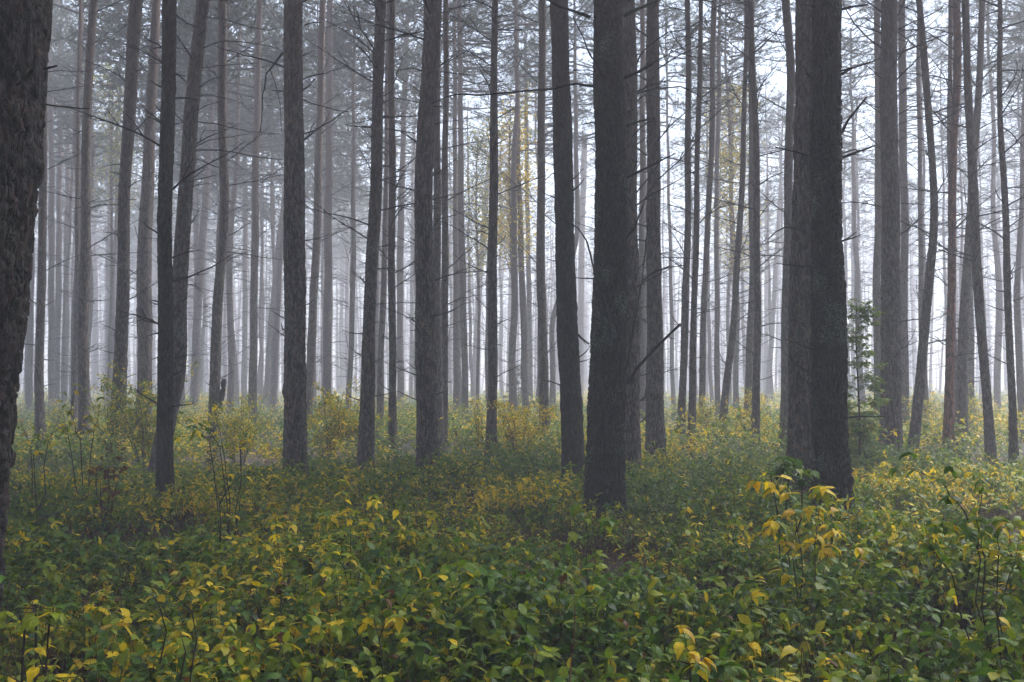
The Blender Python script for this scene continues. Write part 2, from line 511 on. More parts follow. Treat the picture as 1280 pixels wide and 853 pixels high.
# ------------------------------------------------------------------ pine crowns
def crown_mesh(seed, height=7.5, radius=2.1, nb=46, tufts=13, blades=9, tint=(0.040, 0.062, 0.034), bw=0.016):
    rd = random.Random(seed)
    r = np.random.default_rng(seed)
    g = Geo()
    cen, dirs, size = [], [], []
    for k in range(nb):
        t = (k + rd.random()) / nb
        z = t * height
        L = radius * (0.55 + 0.6 * rd.random()) * (1 - t) ** 0.55 * (0.65 + 0.6 * min(1, t * 3)) + 0.25
        az = rd.random() * 6.283; up = -0.05 + 0.7 * t + rd.uniform(-.15, .25)
        d = Vector((math.cos(az), math.sin(az), up)).normalized()
        pts = [Vector((0, 0, z)), Vector((0, 0, z)) + d * L * 0.5 + Vector((0, 0, -0.05 * L)), Vector((0, 0, z)) + d * L]
        r0 = 0.012 + 0.014 * L
        g.tube(pts, [r0, r0 * 0.6, r0 * 0.2], 4, mat=1, col=(0.06, 0.035, 0.025), cap=False)
        nt_ = int(tufts * (0.5 + 0.5 * L / radius))
        for q in range(nt_):
            s = 0.35 + 0.65 * rd.random() ** 0.7
            b = pts[0].lerp(pts[2], s)
            off = Vector((rd.gauss(0, 1), rd.gauss(0, 1), rd.gauss(0, 0.6))) * 0.26 * L * 0.6
            c = b + off
            if rd.random() < 0.5:
                g.tube([b, c], [r0 * 0.3, r0 * 0.12], 3, mat=1, col=(0.06, 0.035, 0.025), cap=False)
            cen.append(c); dirs.append((d + off.normalized() * 0.8 + Vector((0, 0, 0.35))).normalized()); size.append(rd.uniform(0.16, 0.30))
    n = len(cen)
    C = np.array(cen); D = np.array(dirs); Sz = np.array(size)
    V = []; T = []; Cc = []
    jit = r.normal(size=(n, blades, 3)) * 0.75
    bd = D[:, None, :] + jit; bd /= np.linalg.norm(bd, axis=2, keepdims=True)
    base = C[:, None, :] + bd * 0.02
    tip = C[:, None, :] + bd * Sz[:, None, None]
    w = np.cross(bd, r.normal(size=(n, blades, 3))); w /= np.linalg.norm(w, axis=2, keepdims=True)
    w *= bw
    a = base - w; b2 = base + w
    VV = np.stack([a, b2, tip], 2).reshape(-1, 3)
    m_ = n * blades
    TT = np.arange(m_ * 3).reshape(-1, 3) + g.n
    tn = np.array(tint) * (0.65 + 0.8 * r.random((n, 1)))
    tc_ = np.repeat(tn, blades * 3, 0)
    allv = np.concatenate([np.array(g.v), VV]); allc = np.concatenate([np.array(g.c), tc_])
    return mesh_np('crown', allv, np.array(g.q), TT, [M['needle'], M['twig']], [1] * len(g.q) + [0] * m_, False, {'tint': allc})
CROWNS = [crown_mesh(40 + k, 6.5 + k * 0.6, 1.8 + 0.2 * k, nb=52, tufts=16, blades=11, bw=0.0085) for k in range(5)]
DENSE = [crown_mesh(60 + k, 7.5, 2.9, nb=70, tufts=24, bw=0.026) for k in range(4)]      # full crowns, thickened to shade the mist round nearer pines and at left

# ------------------------------------------------------------------ pines
def foot(py):
    """forward distance of a stem that dips behind undergrowth at photo row py"""
    return (CAM_H - 0.31) * F / (py - HORIZON)

def add_branch(root, me, z, path, az, el, ln, org, roll=None, thick=None):
    o = bpy.data.objects.new('branch', me)
    COL.objects.link(o); o.parent = root
    x, y = path(z)
    o.location = (float(x) - org[0], float(y) - org[1], z - org[2])
    o.rotation_euler = Euler((random.uniform(-.8, .8) if roll is None else roll, -el, az), 'XYZ')
    t = thick if thick else ln
    t = min(t, 1.0); o.scale = (ln, t, t)
    return o

def pine(trace, label, mat='bark', near=0, top=None, n_long=14, n_stub=8, crown=True, group=None, plate=0.03, bark=1.0, seed=1, d=None, flare=0.3, name='pine_tree', zlo=1.2, taper=0.02):
    """trace: (px, py, width px) rows from the top of the frame to the foot"""
    rd = random.Random(seed)
    d = d or foot(trace[-1][1])
    tp = top or rd.uniform(19, 22)
    pts = []; rz = []; rr = []
    for k, (px, py, w) in enumerate(trace):
        p = pix(px, py, d)
        lean = rd.uniform(-0.01, 0.01)
        pts.append((p.x, d + lean * (p.z - 0.4), p.z)); rz.append(p.z); rr.append(w * (0.44 if near == 3 else 0.47) * d / F)
    order = np.argsort(rz); rz = np.array(rz)[order]; rr = np.array(rr)[order]
    zt = rz[-1]; rt = rr[-1]
    rz = np.concatenate([rz, [tp]]); rr = np.concatenate([rr, [max(0.02, rt * 0.22)]])
    rad = lambda z: np.interp(z, rz, rr)
    path = stem_path(pts, tp, 0.03 if d > 15 else 0.015, seed)
    bx, by = path(0.0); bx = float(bx); by = float(by)
    org = (bx, by, gz(bx, by))
    root = thing(name, label, 'pine tree', org, group)
    zfine = min(tp - 1, 465 / F * d + CAM_H + 0.6)
    if near == 3: step, na = 0.0105, 176
    elif near == 2: step, na = 0.016, 84
    elif near == 1: step, na = 0.03, 40
    else: step, na, bark = 0.12, 16, 0
    tm = trunk_mesh('trunk', path, rad, org[2] - 0.15, zfine, tp, step, na, M[mat], bark, plate, seed, org, flare)
    link('trunk', tm, root)
    # dead branches grow in loose whorls up the stem
    zt_b = min(zfine, tp - 8)
    n_long = int(n_long * 2.0) + (4 if near == 2 and n_long > 1 else 0)
    for k in range(n_long):
        z = zlo + 0.6 + (zt_b - zlo - 0.6) * ((k + rd.random()) / n_long)
        az = rd.random() * 6.283
        add_branch(root, rd.choice(LONG), z, path, az, rd.uniform(-0.1, 0.55), rd.uniform(0.45, 1.75) * (1.0 if z > 4 else 0.6), org)
    for k in range(int(n_stub * 2.4)):
        z = zlo + (zt_b - zlo) * rd.random()
        az = rd.random() * 6.283; r_ = float(rad(z))
        add_branch(root, rd.choice(STUB), z, path, az, rd.uniform(0.0, 0.6), r_ + rd.uniform(0.08, 0.42), org, thick=0.33)
    if crown:
        c = link('crown', rd.choice(DENSE if d < 23 else CROWNS), root)
        zc = tp - 7.0
        x, y = path(zc)
        c.location = (float(x) - org[0], float(y) - org[1], zc - org[2])
        c.rotation_euler = (0, 0, rd.random() * 6.28); s = rd.uniform(0.9, 1.2) if d < 30 else rd.uniform(0.9, 1.15); c.scale = (s, s, 1.0)
    return root, path, org, d

def px_branch(root, org, d, pts, r0, r1, mat='deadwood', sides=7, twigs=3, seed=0, dz=0.0):
    """a single dead branch along photo points (px, py[, extra distance])"""
    rd = random.Random(seed)
    P = []
    for p in pts:
        e = p[2] if len(p) > 2 else 0.0
        w = pix(p[0], p[1], d + e + dz)
        P.append(Vector((w.x - org[0], w.y - org[1], w.z - org[2])))
    # subdivide with small kinks
    Q = []
    for a, b_ in zip(P[:-1], P[1:]):
        for k in range(3):
            v = a.lerp(b_, k / 3)
            if Q: v += Vector((rd.uniform(-1, 1), rd.uniform(-1, 1), rd.uniform(-1, 1))) * (a - b_).length * 0.018
            Q.append(v)
    Q.append(P[-1])
    n = len(Q)
    R = [r0 + (r1 - r0) * k / (n - 1) for k in range(n)]
    g = Geo()
    g.tube(Q, R, sides, rough=0.3, seed=seed)
    for k in range(twigs):
        i = rd.randint(max(1, n // 3), n - 2)
        dr = (Q[i + 1] - Q[i]).normalized()
        e = Q[i] + (dr + Vector((rd.uniform(-.4, .4), rd.uniform(-.8, .8), rd.uniform(-0.9, 0.9)))).normalized() * rd.uniform(0.03, 0.16)
        g.tube([Q[i], Q[i].lerp(e, .5) + Vector((0, 0, rd.uniform(-.01, .01))), e], [R[i] * .55, R[i] * .4, R[i] * .2], 4)
    o = link('branch', g.mesh('branch', [M[mat]]), root)
    return o

sd_ = 1
# --- the four big stems of the foreground
rt, pa, og, dd = pine([(6, 0, 118), (-2, 140, 116), (-9, 280, 114), (-25, 430, 112), (-40, 560, 112), (-54, 700, 116)],
    'huge dark pine cut by the left edge, with thick reddish flaking bark plates', 'bark_plated', 3, n_long=0, n_stub=1, plate=0.040, bark=1.9, seed=21, d=6.3, crown=False, flare=0.15, taper=0)
px_branch(rt, og, dd, [(52, 130), (66, 132), (90, 135), (112, 136)], 0.007, 0.004, 'deadwood_green', twigs=0, seed=1)
px_branch(rt, og, dd, [(54, 86), (66, 84), (72, 82)], 0.010, 0.005, twigs=0, seed=2)
px_branch(rt, og, dd, [(30, 98, -0.22), (38, 92, -0.27), (42, 86, -0.3)], 0.022, 0.008, twigs=0, seed=3)

rt, pa, og, dd = pine([(1033, 0, 40), (1031, 140, 41), (1032, 280, 43), (1035, 350, 46), (1036, 470, 48), (1039, 570, 50), (1042, 652, 54)],
    'thick black front stem of the right hand pair, pale lichen flecks all over its bark', 'bark_mossy', 3, n_long=0, n_stub=6, plate=0.028, bark=1.9, seed=22, flare=0.4)
for k, (p, a, b_) in enumerate([
    ([(1049, 171), (1060, 152), (1083, 122)], .016, .010), ([(1050, 198), (1062, 194), (1093, 182)], .018, .009),
    ([(1052, 192), (1068, 187), (1080, 190)], .009, .004), ([(1052, 12), (1068, 8), (1085, 6)], .016, .008),
    ([(1050, 94), (1057, 90), (1065, 85)], .018, .014), ([(1014, 97), (1008, 92, -.1)], .018, .012)]):
    px_branch(rt, og, dd, p, a, b_, seed=40 + k, twigs=1)
rt, pa, og, dd = pine([(1014, 0, 36), (1012, 280, 40), (1007, 400, 44), (1008, 470, 46), (1007, 520, 48), (1006, 622, 52)],
    'dark brown stem half hidden behind the lichen flecked front pine of the right hand pair', 'bark', 2, n_long=0, n_stub=1, plate=0.024, bark=1.5, seed=23, flare=0.2)
for k, (p, a, b_) in enumerate([
    ([(1008, 194), (990, 189), (969, 184)], .012, .008), ([(1008, 291), (995, 286), (982, 284), (970, 290), (960, 299)], .014, .006)]):
    px_branch(rt, og, dd, p, a, b_, seed=50 + k, twigs=1, dz=-0.15)

rt, pa, og, dd = pine([(760, 0, 41), (762, 140, 42), (764, 280, 45), (762, 380, 49), (760, 480, 51), (757, 570, 53), (755, 632, 56)],
    'broad rough pine in the middle of the photo, green lichen on its swelling lower stem', 'bark_mossy', 3, n_long=0, n_stub=6, plate=0.030, bark=1.9, seed=24, flare=0.22)
for k, (p, a, b_, mt) in enumerate([
    ([(742, 108), (720, 105), (680, 112), (640, 115), (595, 119), (570, 118), (556, 122), (540, 130)], .016, .005, 'deadwood'),
    ([(738, 22), (722, 16), (700, 8), (672, -6)], .022, .012, 'deadwood'),
    ([(752, 95, -.15), (745, 78, -.15), (738, 70, -.15), (728, 45, -.1), (716, 20)], .013, .006, 'deadwood'),
    ([(780, 20), (805, 8), (835, -4), (860, -2), (892, 3)], .020, .008, 'deadwood_green'),
    ([(780, 98), (800, 90), (816, 80)], .020, .009, 'deadwood'),
    ([(782, 158), (800, 152), (818, 147)], .018, .010, 'deadwood_green'),
    ([(784, 222), (805, 212), (828, 200), (845, 192)], .016, .006, 'deadwood'),
    ([(782, 300), (793, 285), (806, 252)], .016, .007, 'deadwood'),
    ([(784, 480), (795, 462), (815, 440), (835, 420), (851, 405)], .020, .014, 'deadwood'),
    ([(782, 465), (788, 430), (797, 385), (803, 345), (808, 300), (811, 272)], .014, .007, 'deadwood_green'),
    ([(802, 352), (815, 342), (838, 332)], .010, .007, 'deadwood'),
    ([(765, 425, -.32), (757, 380, -.30), (745, 345, -.28), (738, 318, -.26), (733, 300, -.25), (722, 285, -.2), (705, 275, -.1)], .015, .007, 'deadwood'),
    ([(752, 158), (740, 153), (728, 156)], .012, .006, 'deadwood')]):
    px_branch(rt, og, dd, p, a, b_, mt, seed=60 + k, twigs=2 if k in (0, 4, 6) else 1)
rt, pa, og, dd = pine([(699, 0, 25), (703, 140, 25), (705, 280, 26), (709, 400, 28), (714, 500, 28), (717, 605, 30)],
    'slender near black pine just left of the broad rough middle pine', 'bark_dark', 2, n_long=1, n_stub=6, plate=0.022, seed=25, flare=0.15)
px_branch(rt, og, dd, [(718, 414), (728, 424), (736, 430)], .018, .012, seed=81)
px_branch(rt, og, dd, [(716, 88), (735, 88), (745, 90)], .008, .005, seed=82)
rt, pa, og, dd = pine([(785, 0, 20), (786, 140, 21), (787, 280, 22), (788, 400, 24), (788, 500, 26), (790, 594, 28)],
    'grey pine tucked close behind the right side of the broad rough middle pine', 'bark', 2, n_long=6, n_stub=6, plate=0.022, seed=26)
for k, (p, a, b_) in enumerate([
    ([(792, 90), (800, 70), (810, 58), (835, 40), (866, 36)], .016, .006), ([(794, 118), (820, 111), (850, 108), (868, 116), (885, 130)], .014, .006),
    ([(794, 505), (805, 498), (808, 492)], .014, .010), ([(795, 475), (800, 470), (808, 468)], .012, .008), ([(794, 532), (800, 528), (812, 518)], .016, .010)]):
    px_branch(rt, og, dd, p, a, b_, seed=90 + k, twigs=1)

# --- next row of stems, each traced from the photo: trace, label, material, detail, long branches, stubs
ROW = [
 ([(213, 0, 18), (209, 140, 18), (206, 280, 18), (206, 400, 19), (207, 510, 20), (207, 626, 23)], 'thin dark pine overlapping a leaning stem at the left, its foot nearest the viewer', 'bark_dark', 2, 3, 8),
 ([(367, 0, 25), (368, 140, 25), (368, 280, 28), (369, 400, 28), (369, 500, 29), (369, 602, 31)], 'straight stout grey pine with a broken branch hanging beside its upper stem', 'bark', 2, 2, 5),
 ([(541, 0, 23), (536, 100, 23), (530, 230, 24), (529, 330, 25), (532, 420, 26), (535, 500, 28), (535, 596, 31)], 'stout grey pine with a slight bow, left of the thin long branch at centre', 'bark', 2, 7, 8),
 ([(1112, 0, 21), (1112, 140, 22), (1113, 280, 24), (1113, 400, 25), (1113, 500, 27), (1114, 577, 31)], 'stout straight grey pine right of the black pair, broken branches fanning from its upper stem', 'bark', 2, 4, 8),
 ([(816, 0, 17), (816, 140, 18), (817, 280, 19), (818, 400, 21), (819, 500, 23), (820, 577, 27)], 'smooth straight grey pine a gap to the right of the broad middle pine', 'bark', 2, 6, 7),
 ([(252, 0, 17), (245, 70, 18), (236, 180, 19), (228, 280, 19), (225, 400, 20), (226, 460, 20), (206, 530, 22), (197, 585, 24)], 'brown pine leaning right, with long drooping branches, its foot behind the thin dark scarred stem', 'bark', 2, 4, 6),
 ([(476, 0, 14), (472, 140, 15), (467, 280, 16), (462, 400, 17), (459, 500, 19), (457, 583, 23)], 'dark pine leaning gently right, between the stout straight pine and the bowed pine', 'bark', 2, 14, 8),
 ([(171, 0, 17), (163, 100, 16), (156, 230, 15), (153, 400, 16), (152, 470, 17), (144, 571, 24)], 'brown pine with a curved foot behind a green bush at the left', 'bark', 2, 6, 10),
 ([(116, 0, 10), (112, 100, 11), (107, 230, 12), (104, 400, 14), (105, 500, 14), (106, 562, 18)], 'thin dark pine second in from the huge left edge trunk', 'bark', 1, 9, 9),
 ([(57, 100, 9), (52, 280, 11), (50, 400, 11), (50, 500, 12), (52, 560, 16)], 'thin dark pine closest beside the huge left edge trunk', 'bark', 1, 6, 6),
 ([(618, 0, 9), (618, 140, 10), (616, 280, 12), (616, 400, 13), (615, 500, 13), (614, 573, 16)], 'thin pinkish pine with short knobbly twigs, standing among yellow shrubs at centre', 'bark', 1, 12, 12),
 ([(678, 0, 10), (677, 140, 10), (676, 280, 11), (677, 400, 12), (680, 490, 13), (682, 552, 15)], 'pale straight pine just left of the slender near black pine', 'bark', 1, 12, 8),
 ([(183 + 11, 0, 11), (188, 140, 14), (182, 280, 18), (181, 400, 19), (181, 480, 19), (180, 556, 21)], 'misty grey pine rising behind the green bush, between the brown and thin dark stems', 'bark', 1, 8, 6),
 ([(278, 0, 11), (280, 140, 12), (281, 280, 13), (270, 400, 13), (268, 480, 14), (268, 562, 16)], 'bent pine with a broken snag beside its foot, behind the bare stemmed sapling', 'bark', 1, 10, 8),
 ([(1194, 0, 9), (1195, 60, 10), (1195, 130, 10), (1190, 280, 10), (1188, 400, 10), (1186, 480, 11), (1184, 573, 15)], 'thin crooked pine with peeled red bark at its foot, right part of the photo', 'bark_red', 1, 8, 8),
 ([(1209, 0, 9), (1213, 200, 11), (1217, 300, 12), (1226, 400, 12), (1234, 500, 12), (1240, 580, 15)], 'pine leaning left as it rises, crossing in front of another stem at the right', 'bark', 1, 10, 6),
 ([(1230, 0, 8), (1222, 140, 9), (1211, 300, 11), (1206, 400, 12), (1202, 480, 13), (1200, 562, 17)], 'pine leaning right as it rises, crossing behind another stem at the right', 'bark', 1, 12, 6),
 ([(1147, 0, 8), (1155, 90, 9), (1163, 180, 9), (1168, 280, 10), (1160, 380, 12), (1150, 470, 12), (1139, 573, 15)], 'strongly curved pine sweeping like a bow, right of the stout pine with fanned branches', 'bark', 1, 10, 6),
 ([(1246, 0, 6), (1252, 140, 7), (1257, 260, 8), (1261, 400, 9), (1264, 500, 10), (1266, 587, 13)], 'slim dark pine nearest the right edge', 'bark', 1, 10, 6),
 ([(859, 0, 7), (860, 140, 8), (860, 280, 9), (856, 400, 10), (853, 480, 10), (851, 556, 13)], 'darker left stem of the close pair right of the smooth grey pine', 'bark', 1, 12, 5),
 ([(876, 0, 6), (872, 200, 7), (869, 320, 8), (866, 450, 9), (864, 560, 11)], 'slimmer right stem of the close pair right of the smooth grey pine', 'bark', 1, 12, 5),
 ([(931, 60, 6), (929, 200, 7), (924, 300, 8), (917, 400, 9), (908, 480, 10), (903, 552, 12)], 'slim pine leaning right as it rises, among yellow green shrubs left of the black pair', 'bark', 1, 14, 4),
 ([(937, 0, 8), (943, 140, 8), (946, 280, 9), (947, 400, 9), (946, 480, 10), (944, 562, 12)], 'pinkish straight pine among yellow green shrubs, second stem left of the black pair', 'bark', 1, 12, 4),
 ([(982, 0, 11), (988, 90, 11), (986, 250, 11), (982, 400, 11), (981, 480, 11), (979, 560, 13)], 'grey pine directly left of the black pair with long curved side twigs', 'bark', 1, 12, 4),
 ([(490, 0, 8), (490, 140, 9), (490, 280, 10), (490, 400, 10), (491, 490, 10), (491, 566, 13)], 'thin straight pine between the gently leaning dark pine and the bowed pine', 'bark', 1, 14, 6),
 ([(404, 0, 8), (400, 140, 10), (396, 280, 11), (391, 400, 11), (387, 480, 12), (384, 545, 14)], 'thin pine leaning out from behind the right side of the stout straight grey pine', 'bark', 1, 9, 5),
 ([(412, 0, 8), (411, 200, 9), (410, 340, 11), (409, 440, 11), (408, 530, 13)], 'pale pine standing behind the tall yellow hazel bush', 'bark', 1, 10, 5),
 ([(323, 0, 8), (321, 140, 9), (319, 280, 10), (317, 400, 10), (316, 540, 12)], 'straight grey pine in the open gap behind the yellow leaved sapling', 'bark', 1, 11, 4),
 ([(546, 0, 8), (547, 120, 9), (546, 280, 11), (546, 420, 12), (549, 560, 14)], 'thin pinkish stem showing along the right side of the bowed grey pine', 'bark', 1, 6, 4),
 ([(558, 0, 7), (557, 140, 8), (556, 280, 9), (556, 400, 10), (555, 480, 10), (554, 557, 12)], 'misty thin pine next right of the bowed grey pine', 'bark', 1, 11, 4),
 ([(803, 0, 6), (803, 280, 8), (802, 400, 10), (802, 540, 12)], 'pinkish misty stem in the gap between the broad middle pine and the smooth grey pine', 'bark', 1, 6, 2),
 ([(1129, 0, 9), (1130, 140, 10), (1131, 280, 10), (1131, 400, 10), (1132, 545, 12)], 'thin pinkish stem showing along the right side of the stout pine with fanned branches', 'bark', 1, 8, 4),
 ([(1096, 0, 8), (1097, 200, 9), (1097, 350, 10), (1098, 545, 12)], 'misty stem showing along the left side of the stout pine with fanned branches', 'bark', 1, 7, 2),
 ([(97, 200, 5), (96, 350, 7), (94, 450, 8), (93, 547, 10)], 'slender stem half hidden behind the second pine in from the left edge trunk', 'bark', 1, 5, 2),
]
MIDS = [
 ([(272, 0, 8), (262, 200, 8), (253, 300, 10), (246, 400, 10), (242, 520, 11)], 'misty pine leaning right as it rises, directly left of the bent pine'),
 ([(355, 250, 7), (348, 310, 8), (340, 400, 9), (332, 515, 10)], 'misty pine leaning right as it rises, left of the stout straight grey pine'),
 ([(357, 270, 6), (350, 330, 7), (345, 420, 9), (341, 520, 10)], 'pale upright stem against the left side of the stout straight grey pine'),
 ([(308, 0, 5), (307, 200, 6), (306, 400, 7), (305, 508, 8)], 'very pale narrow stem in the gap left of the straight grey pine behind the sapling'),
 ([(283, 330, 4), (288, 390, 5), (293, 440, 6), (297, 512, 7)], 'short pale leaning stem that tilts left as it rises, behind the yellow leaved sapling'),
 ([(510, 0, 6), (505, 140, 7), (501, 280, 9), (500, 400, 9), (501, 518, 10)], 'pale pine in the gap directly left of the bowed grey pine'),
 ([(484, 100, 5), (482, 280, 7), (478, 400, 8), (474, 545, 10)], 'pale thin stem hugging the right side of the gently leaning dark pine'),
 ([(575, 0, 6), (576, 200, 7), (577, 300, 9), (580, 420, 9), (582, 532, 9)], 'misty stem right of the thin pine beside the bowed grey pine'),
 ([(568, 0, 5), (569, 250, 6), (570, 400, 8), (571, 528, 10)], 'pale upright stem between two thin misty pines right of the bowed grey pine'),
 ([(612, 200, 6), (604, 290, 7), (598, 380, 8), (591, 505, 9)], 'pale pine leaning right as it rises, left of the pinkish knobbly pine'),
 ([(630, 0, 6), (628, 120, 7), (636, 260, 7), (640, 330, 8), (637, 500, 10)], 'pale wavy stem close right of the pinkish knobbly pine'),
 ([(645, 0, 6), (648, 200, 6), (651, 300, 8), (655, 420, 9), (657, 530, 10)], 'grey stem rising behind the small dark spruce at centre'),
 ([(657, 80, 5), (659, 250, 6), (661, 350, 7), (663, 515, 8)], 'thinner pale stem just right of the small dark spruce at centre'),
 ([(720, 150, 6), (722, 300, 7), (690, 400, 7), (691, 522, 9)], 'pale stem showing on both sides of the slender near black pine'),
 ([(731, 30, 7), (730, 200, 8), (727, 300, 8), (725, 505, 9)], 'pale stem in the narrow gap between the two dark middle pines'),
 ([(892, 0, 7), (889, 200, 8), (883, 300, 8), (879, 420, 8), (876, 545, 9)], 'misty pine leaning slightly right, third stem right of the smooth grey pine'),
 ([(899, 120, 6), (895, 250, 6), (896, 400, 7), (897, 530, 8)], 'pale narrow stem with many fine twigs, left of the slim leaning pine'),
 ([(940, 200, 8), (941, 340, 9), (937, 430, 10), (934, 546, 10)], 'pale grey stem directly behind and left of the pinkish straight pine'),
 ([(974, 250, 5), (970, 330, 6), (964, 430, 7), (959, 506, 8)], 'very pale leaning stem in the bright mist left of the black pair'),
 ([(958, 60, 5), (959, 280, 6), (958, 400, 6), (957, 500, 6)], 'very pale upright stem in the bright mist left of the black pair'),
 ([(1149, 60, 5), (1150, 280, 6), (1152, 400, 7), (1156, 500, 8), (1160, 542, 9)], 'pale thin stem crossing behind the strongly curved pine'),
 ([(1187, 0, 6), (1187, 200, 6), (1191, 400, 9), (1194, 556, 10)], 'pale stem between the crooked red footed pine and the crossing pair'),
 ([(1213, 250, 6), (1213, 400, 8), (1214, 540, 9)], 'pinkish pale stem right of the two crossing pines'),
 ([(1277, 260, 6), (1270, 380, 8), (1275, 450, 9), (1279, 540, 11)], 'pale stem cut by the right edge of the photo'),
 ([(1249, 100, 4), (1249, 300, 5), (1247, 400, 6), (1245, 500, 7)], 'faint pale stem between the slim right edge pine and the one leaning left'),
 ([(1065, 150, 4), (1066, 300, 5), (1066, 420, 5), (1067, 502, 6)], 'faint pale stem rising above the young leafy tree at the right'),
 ([(64, 100, 7), (64, 280, 8), (64, 400, 8), (65, 518, 9)], 'misty stem just right of the thin dark pine nearest the left edge trunk'),
 ([(74, 80, 6), (74, 280, 7), (72, 400, 8), (70, 516, 9)], 'misty stem midway between the two thin dark pines at the far left'),
 ([(85, 100, 5), (84, 280, 7), (82, 400, 8), (80, 512, 9)], 'misty stem close left of the half hidden slender stem at the far left'),
 ([(40, 200, 6), (39, 350, 8), (38, 450, 8), (36, 520, 9)], 'misty stem just clear of the huge left edge trunk'),
 ([(140, 50, 5), (138, 280, 6), (136, 400, 7), (134, 505, 8)], 'pale upright stem left of the brown pine with the curved foot'),
 ([(120, 80, 5), (119, 280, 6), (119, 400, 7), (120, 500, 8)], 'pale upright stem right of the second pine in from the left edge trunk'),
 ([(236, 60, 7), (232, 200, 7), (238, 350, 8), (240, 500, 9)], 'pale stem glimpsed through the long drooping branches of the brown leaning pine'),
 ([(432, 80, 5), (433, 280, 6), (434, 400, 6), (435, 500, 7)], 'pale upright stem in the bright gap right of the hazel bush'),
 ([(516, 200, 4), (515, 350, 5), (514, 506, 6)], 'faint stem close left of the bowed grey pine'),
]
for k, (tr, lb, mt, nr, nl, ns) in enumerate(ROW):
    rt, pa, og, dd = pine(tr, lb, mt, nr, n_long=nl, n_stub=ns, plate=0.02 if nr == 1 else 0.024, seed=200 + k)
    if k == 1:
        for j, (p, a, b_) in enumerate([([(354, 66), (350, 70), (340, 84), (333, 92), (329, 120), (325, 166)], .017, .008),
                                        ([(338, 88), (344, 105), (350, 130), (352, 165)], .007, .004),
                                        ([(378, 113), (386, 108), (394, 98)], .014, .006), ([(378, 124), (390, 130), (420, 138), (436, 140)], .010, .005),
                                        ([(378, 168), (388, 165), (396, 163)], .012, .008), ([(380, 32), (392, 28), (402, 28)], .010, .006),
                                        ([(356, 114), (348, 114), (340, 113)], .010, .008)]):
            px_branch(rt, og, dd, p, a, b_, seed=400 + j, twigs=1)
    if k == 5:
        for j, (p, a, b_) in enumerate([([(258, 22), (280, 24), (310, 34), (335, 38), (353, 34)], .011, .006), ([(254, 60), (275, 52), (300, 52), (330, 57), (352, 62)], .012, .005),
                                        ([(252, 85), (280, 82), (322, 79)], .011, .005), ([(246, 112), (262, 100), (278, 95)], .013, .006),
                                        ([(246, 119), (262, 119), (290, 125), (305, 130)], .009, .004), ([(247, 138), (258, 132), (277, 127)], .010, .005),
                                        ([(246, 152), (275, 156), (310, 165), (353, 168)], .011, .005), ([(243, 184), (262, 175), (290, 171), (315, 167)], .012, .005),
                                        ([(243, 188), (275, 188), (310, 194), (353, 200)], .016, .007), ([(238, 226), (250, 216), (256, 212)], .012, .008),
                                        ([(240, 226), (258, 222), (270, 219)], .012, .006)]):
            px_branch(rt, og, dd, p, a, b_, seed=430 + j, twigs=2)
    if k == 3:
        for j, (p, a, b_) in enumerate([([(1121, 38), (1140, 28), (1160, 20), (1178, 10)], .014, .008), ([(1122, 68), (1140, 60), (1165, 50), (1184, 43)], .022, .009),
                                        ([(1120, 100), (1135, 86), (1150, 70), (1160, 58)], .018, .009), ([(1150, 72), (1152, 64), (1156, 60)], .010, .005),
                                        ([(1102, 60), (1085, 48), (1068, 30), (1055, 8), (1053, -5)], .016, .008), ([(1102, 42), (1080, 34), (1056, 28)], .015, .006),
                                        ([(1102, 35), (1090, 28), (1080, 22)], .012, .006), ([(1102, 98), (1088, 86), (1076, 76)], .012, .006),
                                        ([(1101, 142), (1090, 134), (1080, 126)], .012, .007), ([(1123, 143), (1140, 134), (1158, 128)], .013, .005),
                                        ([(1124, 402), (1140, 400), (1160, 398)], .014, .010), ([(1124, 254), (1150, 255), (1185, 262)], .010, .005),
                                        ([(1122, 20), (1128, 8), (1132, -4)], .018, .012), ([(1124, 438), (1135, 432), (1146, 427)], .012, .006)]):
            px_branch(rt, og, dd, p, a, b_, seed=460 + j, twigs=2)
    if k == 2:
        for j, (p, a, b_) in enumerate([([(530, 90), (515, 85), (498, 88), (490, 100)], .010, .005), ([(530, 130), (512, 126), (492, 122)], .011, .006),
                                        ([(550, 90), (570, 92), (588, 94)], .010, .005), ([(519, 167), (500, 164), (482, 161)], .010, .006),
                                        ([(532, 50), (515, 45), (500, 36)], .010, .005)]):
            px_branch(rt, og, dd, p, a, b_, seed=490 + j, twigs=2)
    if k == 13:     # snag beside its foot
        px_branch(rt, og, dd, [(271, 520), (275, 505), (279, 488), (280, 474)], .07, .055, 'deadwood', sides=9, twigs=0, seed=7)
for k, (tr, lb) in enumerate(MIDS):
    rt, pa, og, dd = pine(tr, lb, 'bark', 0, n_long=12, n_stub=0, seed=300 + k)

